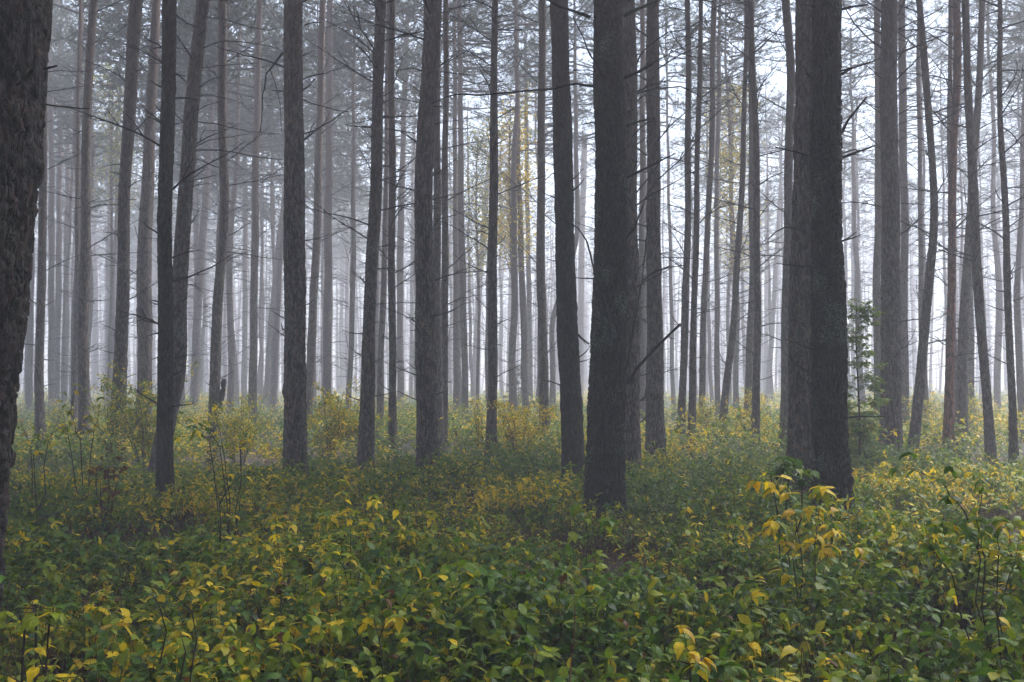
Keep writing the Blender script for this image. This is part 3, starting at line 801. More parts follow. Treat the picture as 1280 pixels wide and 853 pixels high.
# --- pines dissolving in the mist: shared stems, twigs and crowns
def far_stem(seed):
    rd = random.Random(seed)
    tilt = rd.uniform(-0.5, 0.5)
    pth = stem_path([(0, 0, 0), (tilt * 0.25 + rd.uniform(-.15, .15), 0, 5), (tilt * 0.6, rd.uniform(-.3, .3), 11)], 20, 0.06, seed)
    return trunk_mesh('trunk', pth, lambda z: np.interp(z, [0, 8, 20], [0.13, 0.10, 0.03]), -0.2, 14, 20, 0.35, 10, M['bark'], 0, 0.03, seed, (0, 0, 0), 0.3, False), pth
FAR = [far_stem(k) for k in range(8)]
rd = random.Random(77)
placed = []
tries = 0
while len(placed) < 228 and tries < 12000:
    tries += 1
    d = 34 + 100 * rd.random() ** 1.1
    x = rd.uniform(-0.58, 0.58) * d
    if any((x - a) ** 2 + (d - b_) ** 2 < 2.6 ** 2 for a, b_ in placed): continue
    px_ = 640 + x / d * F
    placed.append((x, d))
    tm, pth = rd.choice(FAR)
    root = thing('pine_tree', 'faint grey pine stem dissolving in the mist far back in the forest', 'pine tree', (x, d, gz(x, d)), 'faint pines dissolving in the mist')
    s = rd.uniform(0.75, 1.25); sc = rd.uniform(0.9, 1.12)
    t = link('trunk', tm, root); t.scale = (s, s, sc); rz_ = rd.random() * 6.28; t.rotation_euler = (0, 0, rz_)
    b = link('dead_twigs', rd.choice(TWIGS), root); b['kind'] = 'stuff'; b.rotation_euler = (0, 0, rd.random() * 6.28)
    side = x / d
    if rd.random() < (1.0 if d < 56 else (0.6 if side < -0.03 else 0.4)):
        c = link('crown', rd.choice(DENSE if side < -0.1 and rd.random() < 0.6 else CROWNS), root)
        zc = 13.5 * sc
        ox, oy = pth(13.5)
        v = Matrix.Rotation(rz_, 3, 'Z') @ Vector((float(ox) * s, float(oy) * s, 0))
        c.location = (v.x, v.y, zc - 0.5); c.rotation_euler = (0, 0, rd.random() * 6.28)
        q = rd.uniform(0.85, 1.2); c.scale = (q, q, q)
print('far pines', len(placed))

# the same forest goes on beside and behind the camera, out of the frame: one mass added to shade the near mist
def surrounding(seed):
    rd = random.Random(seed)
    cm = [crown_mesh(80 + k, 7.5, 3.4, nb=30, tufts=14, blades=5, bw=0.08) for k in range(2)]
    cm += [crown_mesh(84 + k, 7.5, 2.4, nb=30, tufts=12, blades=4, bw=0.03) for k in range(2)]
    src = []
    for me in [q[0] for q in FAR[:3]] + cm:
        n = len(me.vertices); co = np.zeros(n * 3, np.float32); me.vertices.foreach_get('co', co)
        me.calc_loop_triangles(); t = np.zeros(len(me.loop_triangles) * 3, np.int32); me.loop_triangles.foreach_get('vertices', t)
        src.append((co.reshape(-1, 3).astype(float), t.reshape(-1, 3)))
    V, T, Cc, MI = [], [], [], []; nv = 0; placed2 = []; tries = 0
    while len(placed2) < 240 and tries < 12000:
        tries += 1
        a = rd.random() * 6.283; q = 42 * math.sqrt(rd.random())
        x, d = q * math.cos(a), q * math.sin(a) + 3
        if d > -0.5 and abs(x) < 0.53 * d + (0.8 if d < 12 else 2.2): continue
        if math.hypot(x, d) < 1.6 or any((x - e) ** 2 + (d - b_) ** 2 < (3.0 if math.hypot(x, d) < 18 else 4.2) ** 2 for e, b_ in placed2): continue
        placed2.append((x, d))
        for k, dz in ((rd.randint(0, 2), 0.0), ((3 if d < 17 else 5) + rd.randint(0, 1), 13.0)):
            co, t = src[k]; an = rd.random() * 6.283 if dz else 0.0; s_ = rd.uniform(0.95, 1.25)
            w = np.stack([(co[:, 0] * math.cos(an) - co[:, 1] * math.sin(an)) * s_ + x, (co[:, 0] * math.sin(an) + co[:, 1] * math.cos(an)) * s_ + d, co[:, 2] + dz + gz(x, d)], 1)
            V.append(w); T.append(t + nv); nv += len(w)
            Cc.append(np.tile(np.array((0.04, 0.06, 0.034)), (len(w), 1))); MI += [1 if dz else 0] * len(t)
    me = mesh_np('unseen_shade_forest', np.concatenate(V), None, np.concatenate(T), [M['bark'], M['needle']], MI, False, {'tint': np.concatenate(Cc)})
    tag(link('unseen_shade_forest', me), 'unseen dense pine forest beside and behind the viewer, added to shade the near mist', kind='stuff')
    for c in cm: bpy.data.meshes.remove(c)
surrounding(91)

def distant(seed, n):
    r = np.random.default_rng(seed)
    d = 95 + 130 * r.random(n); x = (r.random(n) - 0.5) * 1.15 * d
    h = 17 + 5 * r.random(n); r0 = 0.10 + 0.07 * r.random(n); lean = r.normal(size=(n, 2)) * 0.35
    V = []; Q = []; nv = 0
    ts = np.array([0, 0.3, 0.6, 1.0]); S5 = 5
    ang = np.arange(S5) * 2 * np.pi / S5
    ring = np.stack([np.cos(ang), np.sin(ang)], 1)
    rad = r0[:, None] * np.array([1.1, 0.9, 0.65, 0.15])[None]
    cx = x[:, None] + lean[:, :1] * ts[None] * 2; cyy = d[:, None] + lean[:, 1:] * ts[None] * 2
    P = np.zeros((n, 4, S5, 3))
    P[..., 0] = cx[:, :, None] + rad[:, :, None] * ring[None, None, :, 0]
    P[..., 1] = cyy[:, :, None] + rad[:, :, None] * ring[None, None, :, 1]
    P[..., 2] = (h[:, None] * ts[None])[:, :, None] - 0.1
    k = np.arange(3)[:, None] * S5 + np.arange(S5)[None]; k2 = np.arange(3)[:, None] * S5 + (np.arange(S5)[None] + 1) % S5
    q = np.stack([k.ravel(), k2.ravel(), k2.ravel() + S5, k.ravel() + S5], 1)
    Q = (q[None] + (np.arange(n) * 4 * S5)[:, None, None]).reshape(-1, 4)
    Vt = P.reshape(-1, 3)
    # twigs and needle sprays as slim triangles
    def blades(m, z0f, z1f, rr_, L, w, col):
        id_ = np.repeat(np.arange(n), m); N_ = n * m
        z = h[id_] * (z0f + (z1f - z0f) * r.random(N_)); a = r.random(N_) * 6.283; q_ = rr_ * r.random(N_) ** 0.6
        t = z / h[id_]
        c = np.stack([x[id_] + lean[id_, 0] * t * 2 + np.cos(a) * q_, d[id_] + lean[id_, 1] * t * 2 + np.sin(a) * q_, z], 1)
        dr = np.stack([np.cos(a), np.sin(a), r.uniform(-0.2, 0.6, N_)], 1) + r.normal(size=(N_, 3)) * (0.5 if rr_ > 0.1 else 0.15)
        dr /= np.linalg.norm(dr, axis=1, keepdims=True)
        up = np.cross(dr, r.normal(size=(N_, 3))); up /= np.linalg.norm(up, axis=1, keepdims=True)
        Ln = (L * (0.5 + r.random(N_)))[:, None]
        v = np.stack([c - up * w, c + up * w, c + dr * Ln], 1).reshape(-1, 3)
        return v, np.arange(N_ * 3).reshape(-1, 3), np.tile(np.array(col), (N_ * 3, 1))
    v1, t1, c1 = blades(26, 0.1, 0.75, 0.05, 1.3, 0.035, (0.04, 0.035, 0.03))
    v2, t2, c2 = blades(60, 0.60, 1.0, 1.6, 0.5, 0.07, (0.040, 0.062, 0.034))
    Vv = np.concatenate([Vt, v1, v2]); T = np.concatenate([t1 + len(Vt), t2 + len(Vt) + len(v1)])
    C = np.concatenate([np.full((len(Vt), 3), 0.1), c1, c2])
    me = mesh_np('distant_forest', Vv, Q, T, [M['bark'], M['needle']], [0] * len(Q) + [1] * len(T), False, {'tint': C})
    tag(link('distant_forest', me), 'mass of faint pines behind the last stems one can tell apart', kind='stuff')
distant(17, 900)

# ------------------------------------------------------------------ leaf geometry
def leaf_lod(lod):
    """unit leaf along +X, folded on its midrib and drooping; returns verts, tris"""
    if lod == 0:
        rows = [(0.20, 0.24), (0.48, 0.32), (0.78, 0.18)]
        v = [(0, 0, 0)]
        for t, w in rows:
            z = -0.42 * t * t
            v += [(t, w, z + 0.05 - 0.25 * w * w * 2), (t, 0, z - 0.015), (t, -w, z + 0.05 - 0.25 * w * w * 2)]
        v.append((0.98, 0, -0.50))
        tr = [(0, 2, 1), (0, 3, 2)]
        for k in range(2):
            a = 1 + 3 * k
            tr += [(a, a + 1, a + 4), (a, a + 4, a + 3), (a + 1, a + 2, a + 5), (a + 1, a + 5, a + 4)]
        tr += [(7, 8, 10), (8, 9, 10)]
    elif lod == 1:
        v = [(0, 0, 0), (0.42, 0.28, 0.0), (0.45, 0, -0.07), (0.42, -0.28, 0.0), (1, 0, -0.34)]
        tr = [(0, 2, 1), (0, 3, 2), (1, 2, 4), (2, 3, 4)]
    else:
        v = [(0, 0, 0), (0.45, 0.30, -0.02), (1, 0, -0.25), (0.45, -0.30, -0.02)]
        tr = [(0, 2, 1), (0, 3, 2)]
    return np.array(v, float), np.array(tr, int)

def mats_from(dirs, ups, sizes, wid=None):
    """(N,3) directions and approximate ups -> (N,3,3) scaled frames"""
    x = dirs / np.linalg.norm(dirs, axis=1, keepdims=True)
    y = np.cross(ups, x); y /= np.maximum(np.linalg.norm(y, axis=1, keepdims=True), 1e-6)
    z = np.cross(x, y)
    Mx = np.stack([x, y, z], 2)
    s = np.stack([sizes, sizes * (wid if wid is not None else 1.0), sizes * rng.uniform(0.3, 1.9, len(sizes))], 1)
    return Mx * s[:, None, :]

def leaves_geo(pos, frames, cols, lod):
    v, t = leaf_lod(lod)
    n = len(pos)
    V = np.einsum('nij,kj->nki', frames, v) + pos[:, None, :]
    T = (t[None] + (np.arange(n) * len(v))[:, None, None]).reshape(-1, 3)
    C = np.repeat(cols, len(v), 0)
    return V.reshape(-1, 3), T, C

GREEN_D = np.array((0.030, 0.082, 0.014)); GREEN = np.array((0.090, 0.190, 0.020)); GREEN_Y = np.array((0.250, 0.310, 0.018))
YELLOW = np.array((0.82, 0.60, 0.02)); OCHRE = np.array((0.60, 0.38, 0.03)); BROWN = np.array((0.13, 0.050, 0.020)); BLUEG = np.array((0.045, 0.100, 0.045))

def leaf_colors(n, ymix, r):
    """ymix (N,) 0 green .. 1 yellow"""
    u = r.random(n) ; k = ymix + (r.random(n) - 0.5) * 0.55
    c = GREEN_D + (GREEN - GREEN_D) * np.clip(u * 1.5, 0, 1)[:, None]
    a = np.clip((k - 0.28) / 0.35, 0, 1)[:, None]
    c = c * (1 - a) + GREEN_Y * a
    b_ = np.clip((k - 0.70) / 0.12, 0, 1)[:, None]
    c = c * (1 - b_) + YELLOW * b_
    o = (k > 0.93) & (r.random(n) < 0.2); c[o] = OCHRE
    o = r.random(n) < 0.012; c[o] = BROWN
    o = (k < 0.3) & (r.random(n) < 0.10); c[o] = BLUEG
    return c * (0.8 + 0.4 * r.random((n, 1)))

# templates of one leafy shoot: stems as segments, leaves as (pos, dir)
def shoot_template(seed, h=0.5, arms=4, pair_gap=0.065, spread=0.9):
    rd = random.Random(seed)
    lp, ld, ls, segs = [], [], [], []
    def axis(p, d, ln, r0, start):
        n = max(3, int(ln / pair_gap)); step = ln / n
        tw = rd.random() * 3.14
        for k in range(n):
            q = p + d * step
            d = (d + Vector((rd.uniform(-.12, .12), rd.uniform(-.12, .12), rd.uniform(-.14, .02)))).normalized()
            segs.append((p.copy(), q.copy(), r0 * (1 - 0.7 * k / n)))
            p = q
            if k >= start:
                tw += 1.57 + rd.uniform(-.3, .3)
                ref = Vector((0, 0, 1)) if abs(d.z) < 0.9 else Vector((1, 0, 0))
                u = d.cross(ref).normalized(); w = d.cross(u)
                last = k == n - 1
                for s in (0, 3.1416):
                    o = u * math.cos(tw + s) + w * math.sin(tw + s)
                    dr = (o * 1.0 + d * 0.35 + Vector((0, 0, -0.25))).normalized()
                    dr.z = min(dr.z, 0.35)
                    lp.append(tuple(p)); ld.append(tuple(dr)); ls.append(rd.uniform(0.75, 1.15) * (0.8 if last else 1))
                if last:
                    lp.append(tuple(p)); ld.append(tuple((d + Vector((0, 0, -0.3))).normalized())); ls.append(0.8)
                    for s in (0, 3.1416):
                        o = u * math.cos(tw + 1.57 + s) + w * math.sin(tw + 1.57 + s)
                        lp.append(tuple(p)); ld.append(tuple((o + d * 0.3 + Vector((0, 0, -0.35))).normalized())); ls.append(1.0)
        return p
    for a in range(arms):
        az = a / arms * 6.283 + rd.uniform(-.6, .6)
        tilt = rd.uniform(0.1, spread)
        d = Vector((math.cos(az) * tilt, math.sin(az) * tilt, 1)).normalized()
        ln = h * rd.uniform(0.65, 1.1)
        axis(Vector((rd.uniform(-.03, .03), rd.uniform(-.03, .03), 0)), d, ln, 0.004, max(1, int(ln / pair_gap * 0.45)))
    return (np.array(lp), np.array(ld), np.array(ls), segs)

SHOOTS = [shoot_template(500 + k, 0.50, 3 + k % 3, spread=0.5 + 0.12 * (k % 4)) for k in range(10)]

def field_noise(x, y, s, seed):
    return vnoise(np.stack([x * s, y * s, np.full(len(x), 0.5)], 1) + 40, seed)

KEEP = []      # (x, y, radius) zones kept free of plants
def scatter(name, label, n, d0, d1, lod, leaf, hs_, seed, ybase, stem_mat, frac_stem=1.0, dens_noise=True, power=1.0, keep_leaf=1.0, ycontrast=1.0, TEMPL=None, patch=0):
    TEMPL = TEMPL or SHOOTS
    r = np.random.default_rng(seed)
    # uniform over the seen trapezoid
    u = r.random(n * 3)
    d = np.sqrt(d0 ** 2 + (d1 ** 2 - d0 ** 2) * u ** power)
    x = (r.random(n * 3) - 0.5) * (1.16 * d + 1.2)
    if dens_noise:
        p = field_noise(x, d, 1.1, seed + 5) * 0.6 + field_noise(x, d, 0.35, seed + 6) * 0.4
        ok = r.random(n * 3) < np.clip((p - 0.43) * 5.0, 0.03, 1)
        if patch: ok = field_noise(x, d, 0.9, patch) > 0.56
        x, d = x[ok][:n], d[ok][:n]
    else:
        x, d = x[:n], d[:n]
    n = len(x)
    hmap = 0.42 + 1.30 * field_noise(x, d, 1.2, seed + 7) ** 1.3
    ym = ybase + ycontrast * (field_noise(x, d, 0.55, seed + 8) - 0.5) * 0.9 + (r.random(n) - 0.5) * 0.62
    sc = hs_ * hmap * (0.75 + 0.5 * r.random(n))
    rot = r.random(n) * 6.283
    tid = r.integers(0, len(TEMPL), n)
    tl = r.normal(size=(n, 2)) * 0.14
    PV, PT, PC = [], [], []
    SV, ST = [], []
    nv = 0; ns = 0
    for t in range(len(TEMPL)):
        lp, ld, ls, segs = TEMPL[t]
        idx = np.where(tid == t)[0]
        if len(idx) == 0: continue
        c, s = np.cos(rot[idx]), np.sin(rot[idx])
        Rz = np.zeros((len(idx), 3, 3)); Rz[:, 0, 0] = c; Rz[:, 0, 1] = -s; Rz[:, 1, 0] = s; Rz[:, 1, 1] = c; Rz[:, 2, 2] = 1
        Rz[:, 0, 2] = tl[idx, 0]; Rz[:, 1, 2] = tl[idx, 1]
        base = np.stack([x[idx], d[idx], gz_np(x[idx], d[idx])], 1)
        P = np.einsum('nij,kj->nki', Rz, lp) * sc[idx][:, None, None] + base[:, None, :]
        D = np.einsum('nij,kj->nki', Rz, ld)
        D = D + r.normal(size=D.shape) * 0.28
        P = P.reshape(-1, 3); D = D.reshape(-1, 3)
        Sz = (leaf * ls[None, :] * (0.62 + 0.7 * r.random((len(idx), 1)))).ravel()
        ymm = np.repeat(ym[idx], len(ls))
        if keep_leaf < 1:
            kk = r.random(len(P)) < keep_leaf
            P, D, Sz, ymm = P[kk], D[kk], Sz[kk], ymm[kk]
        up = np.tile(np.array([0, 0, 1.0]), (len(P), 1)) + r.normal(size=(len(P), 3)) * 0.30
        fr = mats_from(D, up, Sz, 0.85 + 0.3 * r.random(len(P)))
        cc = leaf_colors(len(P), ymm, r)
        V, T, C = leaves_geo(P, fr, cc, lod)
        PV.append(V); PT.append(T + nv); PC.append(C); nv += len(V)
        # stems as thin three sided prisms
        if frac_stem > 0:
            sel = idx[r.random(len(idx)) < frac_stem]
            A = np.array([a for a, b_, q in segs]); B = np.array([b_ for a, b_, q in segs]); Q = np.array([q for a, b_, q in segs])
            c, s = np.cos(rot[sel]), np.sin(rot[sel])
            Rz = np.zeros((len(sel), 3, 3)); Rz[:, 0, 0] = c; Rz[:, 0, 1] = -s; Rz[:, 1, 0] = s; Rz[:, 1, 1] = c; Rz[:, 2, 2] = 1
            Rz[:, 0, 2] = tl[sel, 0]; Rz[:, 1, 2] = tl[sel, 1]
            base = np.stack([x[sel], d[sel], gz_np(x[sel], d[sel])], 1)
            A2 = (np.einsum('nij,kj->nki', Rz, A) * sc[sel][:, None, None] + base[:, None, :]).reshape(-1, 3)
            B2 = (np.einsum('nij,kj->nki', Rz, B) * sc[sel][:, None, None] + base[:, None, :]).reshape(-1, 3)
            q = np.tile(Q, len(sel))[:, None]
            o = [np.array((1, 0, 0)), np.array((-0.5, 0.87, 0)), np.array((-0.5, -0.87, 0))]
            vv_ = np.stack([A2 + o[0] * q, A2 + o[1] * q, A2 + o[2] * q, B2 + o[0] * q, B2 + o[1] * q, B2 + o[2] * q], 1)
            m_ = len(A2)
            qd = np.array([(0, 1, 4, 3), (1, 2, 5, 4), (2, 0, 3, 5)])
            ST.append((qd[None] + (np.arange(m_) * 6)[:, None, None]).reshape(-1, 4) + ns)
            SV.append(vv_.reshape(-1, 3)); ns += m_ * 6
    V = np.concatenate(PV); T = np.concatenate(PT); C = np.concatenate(PC)
    mats = [M['leaf'], stem_mat]
    if SV:
        SVc = np.concatenate(SV)
        Q = np.concatenate(ST) + len(V)
        C = np.concatenate([C, np.tile(np.array([0.05, 0.03, 0.02]), (len(SVc), 1))])
        V = np.concatenate([V, SVc])
        me = mesh_np(name, V, Q, T, mats, [1] * len(Q) + [0] * len(T), True, {'tint': C})
    else:
        me = mesh_np(name, V, None, T, mats, None, True, {'tint': C})
    print(name, 'tris', len(T) + (2 * len(Q) if SV else 0))
    return tag(link(name, me), label, kind='stuff')

M['stem'] = simple('reddish_shoot_bark', (0.060, 0.030, 0.022))
scatter('undergrowth', 'knee high leafy shoots turning yellow in the foreground', 2150, 2.3, 9.0, 0, 0.072, 1.0, 900, 0.47, M['stem'], ycontrast=0.75)
scatter('undergrowth', 'green and yellow leafy undergrowth around the nearer pines', 5400, 8.5, 19.0, 1, 0.072, 1.0, 910, 0.46, M['stem'], 0.5)
scatter('undergrowth', 'yellow green undergrowth fading into the mist', 7500, 18.0, 48.0, 2, 0.10, 1.7, 920, 0.50, M['stem'], 0.0, keep_leaf=0.75)
scatter('undergrowth', 'pale undergrowth at the feet of the far pines', 4000, 46.0, 110.0, 2, 0.20, 2.0, 930, 0.52, M['stem'], 0.0, keep_leaf=0.5)

LOW = [shoot_template(700 + k, 0.30, 6, pair_gap=0.034, spread=1.0) for k in range(5)]
scatter('low_shrub_patches', 'low small leaved shrubs in patches between the taller shoots', 1500, 2.3, 13.0, 2, 0.034, 1.0, 940, 0.30, M['stem'], 0.6, TEMPL=LOW, patch=88)
def grass(n, seed):
    r = np.random.default_rng(seed)
    tu = n // 14
    d = np.sqrt(2.3 ** 2 + (16 ** 2 - 2.3 ** 2) * r.random(tu)); x = (r.random(tu) - 0.5) * (1.16 * d + 1)
    ok = field_noise(x, d, 0.8, 61) > 0.5; x, d = np.repeat(x[ok], 14), np.repeat(d[ok], 14); n = len(x)
    a = r.random(n) * 6.283; L = 0.14 + 0.30 * r.random(n); b0 = np.stack([x + r.normal(size=n) * .02, d + r.normal(size=n) * .02, gz_np(x, d)], 1)
    o = np.stack([np.cos(a), np.sin(a), np.zeros(n)], 1); sdv = np.stack([-np.sin(a), np.cos(a), np.zeros(n)], 1) * 0.003
    q = (0.1 + 0.5 * r.random(n))[:, None]
    m1 = b0 + o * (L[:, None] * q * .4) + np.array([0, 0, 1]) * L[:, None] * .6; e = m1 + o * (L[:, None] * q) + np.array([0, 0, 1]) * (L * (0.4 - q[:, 0] * .9))[:, None]
    V = np.stack([b0 - sdv, b0 + sdv, m1 + sdv * .8, m1 - sdv * .8, e], 1).reshape(-1, 3)
    i = np.arange(n) * 5
    Q = np.stack([i, i + 1, i + 2, i + 3], 1); T = np.stack([i + 3, i + 2, i + 4], 1)
    pal = np.array([(0.10, 0.16, 0.03), (0.22, 0.22, 0.06), (0.30, 0.24, 0.10), (0.06, 0.11, 0.03)])
    C = np.repeat(pal[r.integers(0, 4, n)] * (0.7 + .6 * r.random((n, 1))), 5, 0)
    return V, Q, T, C
V, Q, T, C = grass(16000, 12)
tag(link('grass', mesh_np('grass', V, Q, T, [M['leaf']], None, True, {'tint': C})), 'thin grass blades, green and straw coloured, among the leafy shoots', kind='stuff')

# dry reddish stalks standing between the shoots, and litter on the floor
def stalks(n, seed):
    r = np.random.default_rng(seed)
    d = np.sqrt(2.3 ** 2 + (12 ** 2 - 2.3 ** 2) * r.random(n)); x = (r.random(n) - 0.5) * (1.16 * d + 1)
    ok = field_noise(x, d, 1.3, 71) > 0.42; x, d = x[ok], d[ok]; n = len(x)
    h = 0.18 + 0.34 * r.random(n)
    b0 = np.stack([x, d, gz_np(x, d)], 1)
    b1 = b0 + np.stack([r.normal(size=n) * 0.05, r.normal(size=n) * 0.05, h * 0.6], 1)
    b2 = b1 + np.stack([r.normal(size=n) * 0.07, r.normal(size=n) * 0.07, h * 0.4], 1)
    w = 0.0022 + 0.0018 * r.random((n, 1))
    o = [np.array((1, 0, 0)), np.array((-0.5, 0.87, 0)), np.array((-0.5, -0.87, 0))]
    V = np.stack([b0 + o[k] * w for k in range(3)] + [b1 + o[k] * w * 0.8 for k in range(3)] + [b2 + o[k] * w * 0.4 for k in range(3)], 1)
    qd = np.array([(0, 1, 4, 3), (1, 2, 5, 4), (2, 0, 3, 5), (3, 4, 7, 6), (4, 5, 8, 7), (5, 3, 6, 8)])
    Q = (qd[None] + (np.arange(n) * 9)[:, None, None]).reshape(-1, 4)
    return V.reshape(-1, 3), Q
V, Q = stalks(9000, 44)
M['stalk'] = simple('dry_stalk', (0.085, 0.040, 0.026), noise=0.6, scale=6)
tag(link('dry_stalks', mesh_np('dry_stalks', V, Q, None, [M['stalk']])), 'thin dry reddish stalks standing between the leafy shoots', kind='stuff')

def litter(n, seed):
    r = np.random.default_rng(seed)
    d = np.sqrt(2.3 ** 2 + (14 ** 2 - 2.3 ** 2) * r.random(n)); x = (r.random(n) - 0.5) * (1.16 * d + 1)
    P = np.stack([x, d, gz_np(x, d) + 0.01 + 0.03 * r.random(n)], 1)
    a = r.random(n) * 6.283
    D = np.stack([np.cos(a), np.sin(a), r.normal(size=n) * 0.25], 1)
    up = np.tile(np.array([0, 0, 1.0]), (n, 1)) + r.normal(size=(n, 3)) * 0.3
    pal = np.array([(0.16, 0.085, 0.04), (0.10, 0.05, 0.025), (0.30, 0.20, 0.05), (0.06, 0.035, 0.02), (0.22, 0.13, 0.07)])
    C = pal[r.integers(0, 5, n)] * (0.7 + 0.6 * r.random((n, 1)))
    V, T, C = leaves_geo(P, mats_from(D, up, 0.045 + 0.04 * r.random(n)), C, 1)
    return V, T, C
V, T, C = litter(14000, 45)
tag(link('leaf_litter', mesh_np('leaf_litter', V, None, T, [M['leaf']], None, True, {'tint': C})), 'fallen brown and yellow leaves on the forest floor', kind='stuff')

# ------------------------------------------------------------------ saplings and bushes, one thing each
def one_leaf_mesh(col, bend, seed):
    r = random.Random(seed)
    v, t = leaf_lod(0)
    v = v.copy(); v[:, 2] *= bend; v[:, 1] *= r.uniform(0.9, 1.15)
    v[:, 1] += 0.05 * np.sin(v[:, 0] * 3) * r.uniform(-1, 1)
    rr_ = np.random.default_rng(seed)
    C = np.tile(np.array(col), (len(v), 1)) * (0.85 + 0.3 * rr_.random((len(v), 1)))
    return mesh_np('leaf', v, None, t, [M['leaf']], None, True, {'tint': C})
LEAFS = {'dark': [one_leaf_mesh(GREEN_D * 0.9, b, 1 + k) for k, b in enumerate((0.8, 1.2, 1.6))],
         'green': [one_leaf_mesh(GREEN, b, 11 + k) for k, b in enumerate((0.8, 1.2, 1.6))],
         'lime': [one_leaf_mesh(GREEN_Y, b, 21 + k) for k, b in enumerate((0.8, 1.2, 1.6))],
         'yellow': [one_leaf_mesh(YELLOW, b, 31 + k) for k, b in enumerate((0.8, 1.2, 1.6))],
         'ochre': [one_leaf_mesh(OCHRE, b, 41 + k) for k, b in enumerate((0.8, 1.5))],
         'brown': [one_leaf_mesh(BROWN, b, 51 + k) for k, b in enumerate((0.8, 1.5))]}

def sapling(label, cat, stems, d, pal, n_leaf, size, seed, name='sapling', r0=0.008, side=3, grow=0.16, droop=0.35, low=0.3, whorl=True, group=None):
    """stems: photo polylines foot to tip; leaves are parts of their own"""
    rd = random.Random(seed)
    f = pix(stems[0][0][0], stems[0][0][1], d)
    org = Vector((f.x, d, gz(f.x, d)))
    root = thing(name, label, cat, org, group)
    g = Geo(); spots = []
    for st in stems:
        P = []
        for k, p in enumerate(st):
            w = pix(p[0], p[1], d + (p[2] if len(p) > 2 else rd.uniform(-.06, .06)))
            P.append(w - org)
        P[0] = Vector((P[0].x * 0.5, P[0].y, -0.02))
        Q = []
        for a, b_ in zip(P[:-1], P[1:]):
            for k in range(4):
                v = a.lerp(b_, k / 4)
                if Q: v += Vector((rd.gauss(0, 1), rd.gauss(0, 1), rd.gauss(0, .5))) * (a - b_).length * 0.02
                Q.append(v)
        Q.append(P[-1]); n = len(Q)
        R = [r0 * (1 - 0.8 * k / (n - 1)) for k in range(n)]
        g.tube(Q, R, 5)
        ks = list(range(int(n * low), n))
        for k in ks: spots.append((Q[k], (Q[k] - Q[k - 1]).normalized(), 0.6 + 0.4 * k / n))
        for q in range(side):
            k = rd.choice(ks[:-1] or ks)
            dr = (Vector((rd.gauss(0, 1), rd.gauss(0, 1), rd.uniform(0.1, 1.1)))).normalized()
            ln = grow * rd.uniform(0.6, 1.5)
            m1 = Q[k] + dr * ln * .5; e = Q[k] + dr * ln + Vector((0, 0, -0.12 * ln))
            g.tube([Q[k], m1, e], [R[k] * .6, R[k] * .45, R[k] * .2], 4)
            spots += [(m1, dr, 0.9), (e, dr, 1.0), (e, dr, 1.1)]
    link('stem', g.mesh('stem', [M['twig']]), root)
    wts = [s_[2] for s_ in spots]
    cnt = 0
    while cnt < n_leaf:
        p, dr, _ = rd.choices(spots, wts)[0]
        az = rd.random() * 6.283
        for j in range(rd.choice((1, 2, 3)) if whorl else 1):
            a = az + j * 2.1 + rd.uniform(-.4, .4)
            o = Vector((math.cos(a), math.sin(a), rd.uniform(-0.25, 0.3) - droop)) + dr * 0.4
            q = o.to_track_quat('X', 'Z')
            key = rd.choices([k for k, w in pal], [w for k, w in pal])[0]
            me = rd.choice(LEAFS[key])
            l = bpy.data.objects.new('leaf', me); COL.objects.link(l); l.parent = root
            l.rotation_mode = 'QUATERNION'
            l.rotation_quaternion = q @ Euler((rd.uniform(-.5, .5), 0, 0)).to_quaternion()
            l.location = p
            sz = size * rd.uniform(0.7, 1.2); l.scale = (sz, sz, sz)
            cnt += 1
    return root

sapling('dark stemmed sapling with drooping bright yellow leaves in front of the black pair of pines', 'sapling',
        [[(1003, 725), (1000, 680), (992, 640), (975, 596)], [(1006, 725), (1018, 690), (1022, 650), (1030, 610)], [(1004, 725), (990, 690), (975, 665), (962, 640)], [(1008, 725), (1035, 690), (1048, 655)]],
        6.3, [('yellow', 5), ('lime', 2), ('green', 1.5), ('ochre', .4)], 190, 0.080, 1, r0=0.005, side=5, low=0.3)
sapling('shiny green leafy shoot at the left foot of the black pair of pines', 'sapling',
        [[(985, 640), (985, 600), (978, 572)], [(985, 640), (1003, 600), (1010, 575)], [(984, 640), (965, 605), (960, 585)]],
        7.6, [('dark', 3), ('green', 5), ('lime', 1)], 80, 0.085, 2, low=0.4)
sapling('dark green bush with orange yellow leaf clusters and arching stems at the right', 'bush',
        [[(1245, 770), (1232, 700), (1205, 640), (1172, 600), (1135, 585)], [(1240, 770), (1225, 700), (1222, 650), (1228, 600)], [(1248, 770), (1262, 720), (1275, 690)], [(1243, 770), (1190, 720), (1160, 680), (1155, 650)], [(1246, 770), (1250, 700), (1248, 650)]],
        5.0, [('dark', 1), ('green', 6), ('lime', 4), ('yellow', 1.8), ('ochre', .5)], 300, 0.064, 3, name='bush', r0=0.005, side=9, low=0.12)
sapling('tall thin bare stemmed sapling with scattered small yellow leaves at left', 'sapling',
        [[(292, 662), (286, 620), (278, 560), (270, 520), (266, 500)], [(288, 640), (275, 560), (258, 535), (240, 522)], [(286, 610), (300, 560), (316, 545)], [(282, 585), (262, 552), (245, 540), (222, 528)], [(294, 662), (300, 620), (322, 598)]],
        9.0, [('yellow', 4), ('lime', 4), ('ochre', .7), ('green', 2)], 110, 0.062, 4, r0=0.006, side=8, grow=0.22, low=0.15, whorl=False)
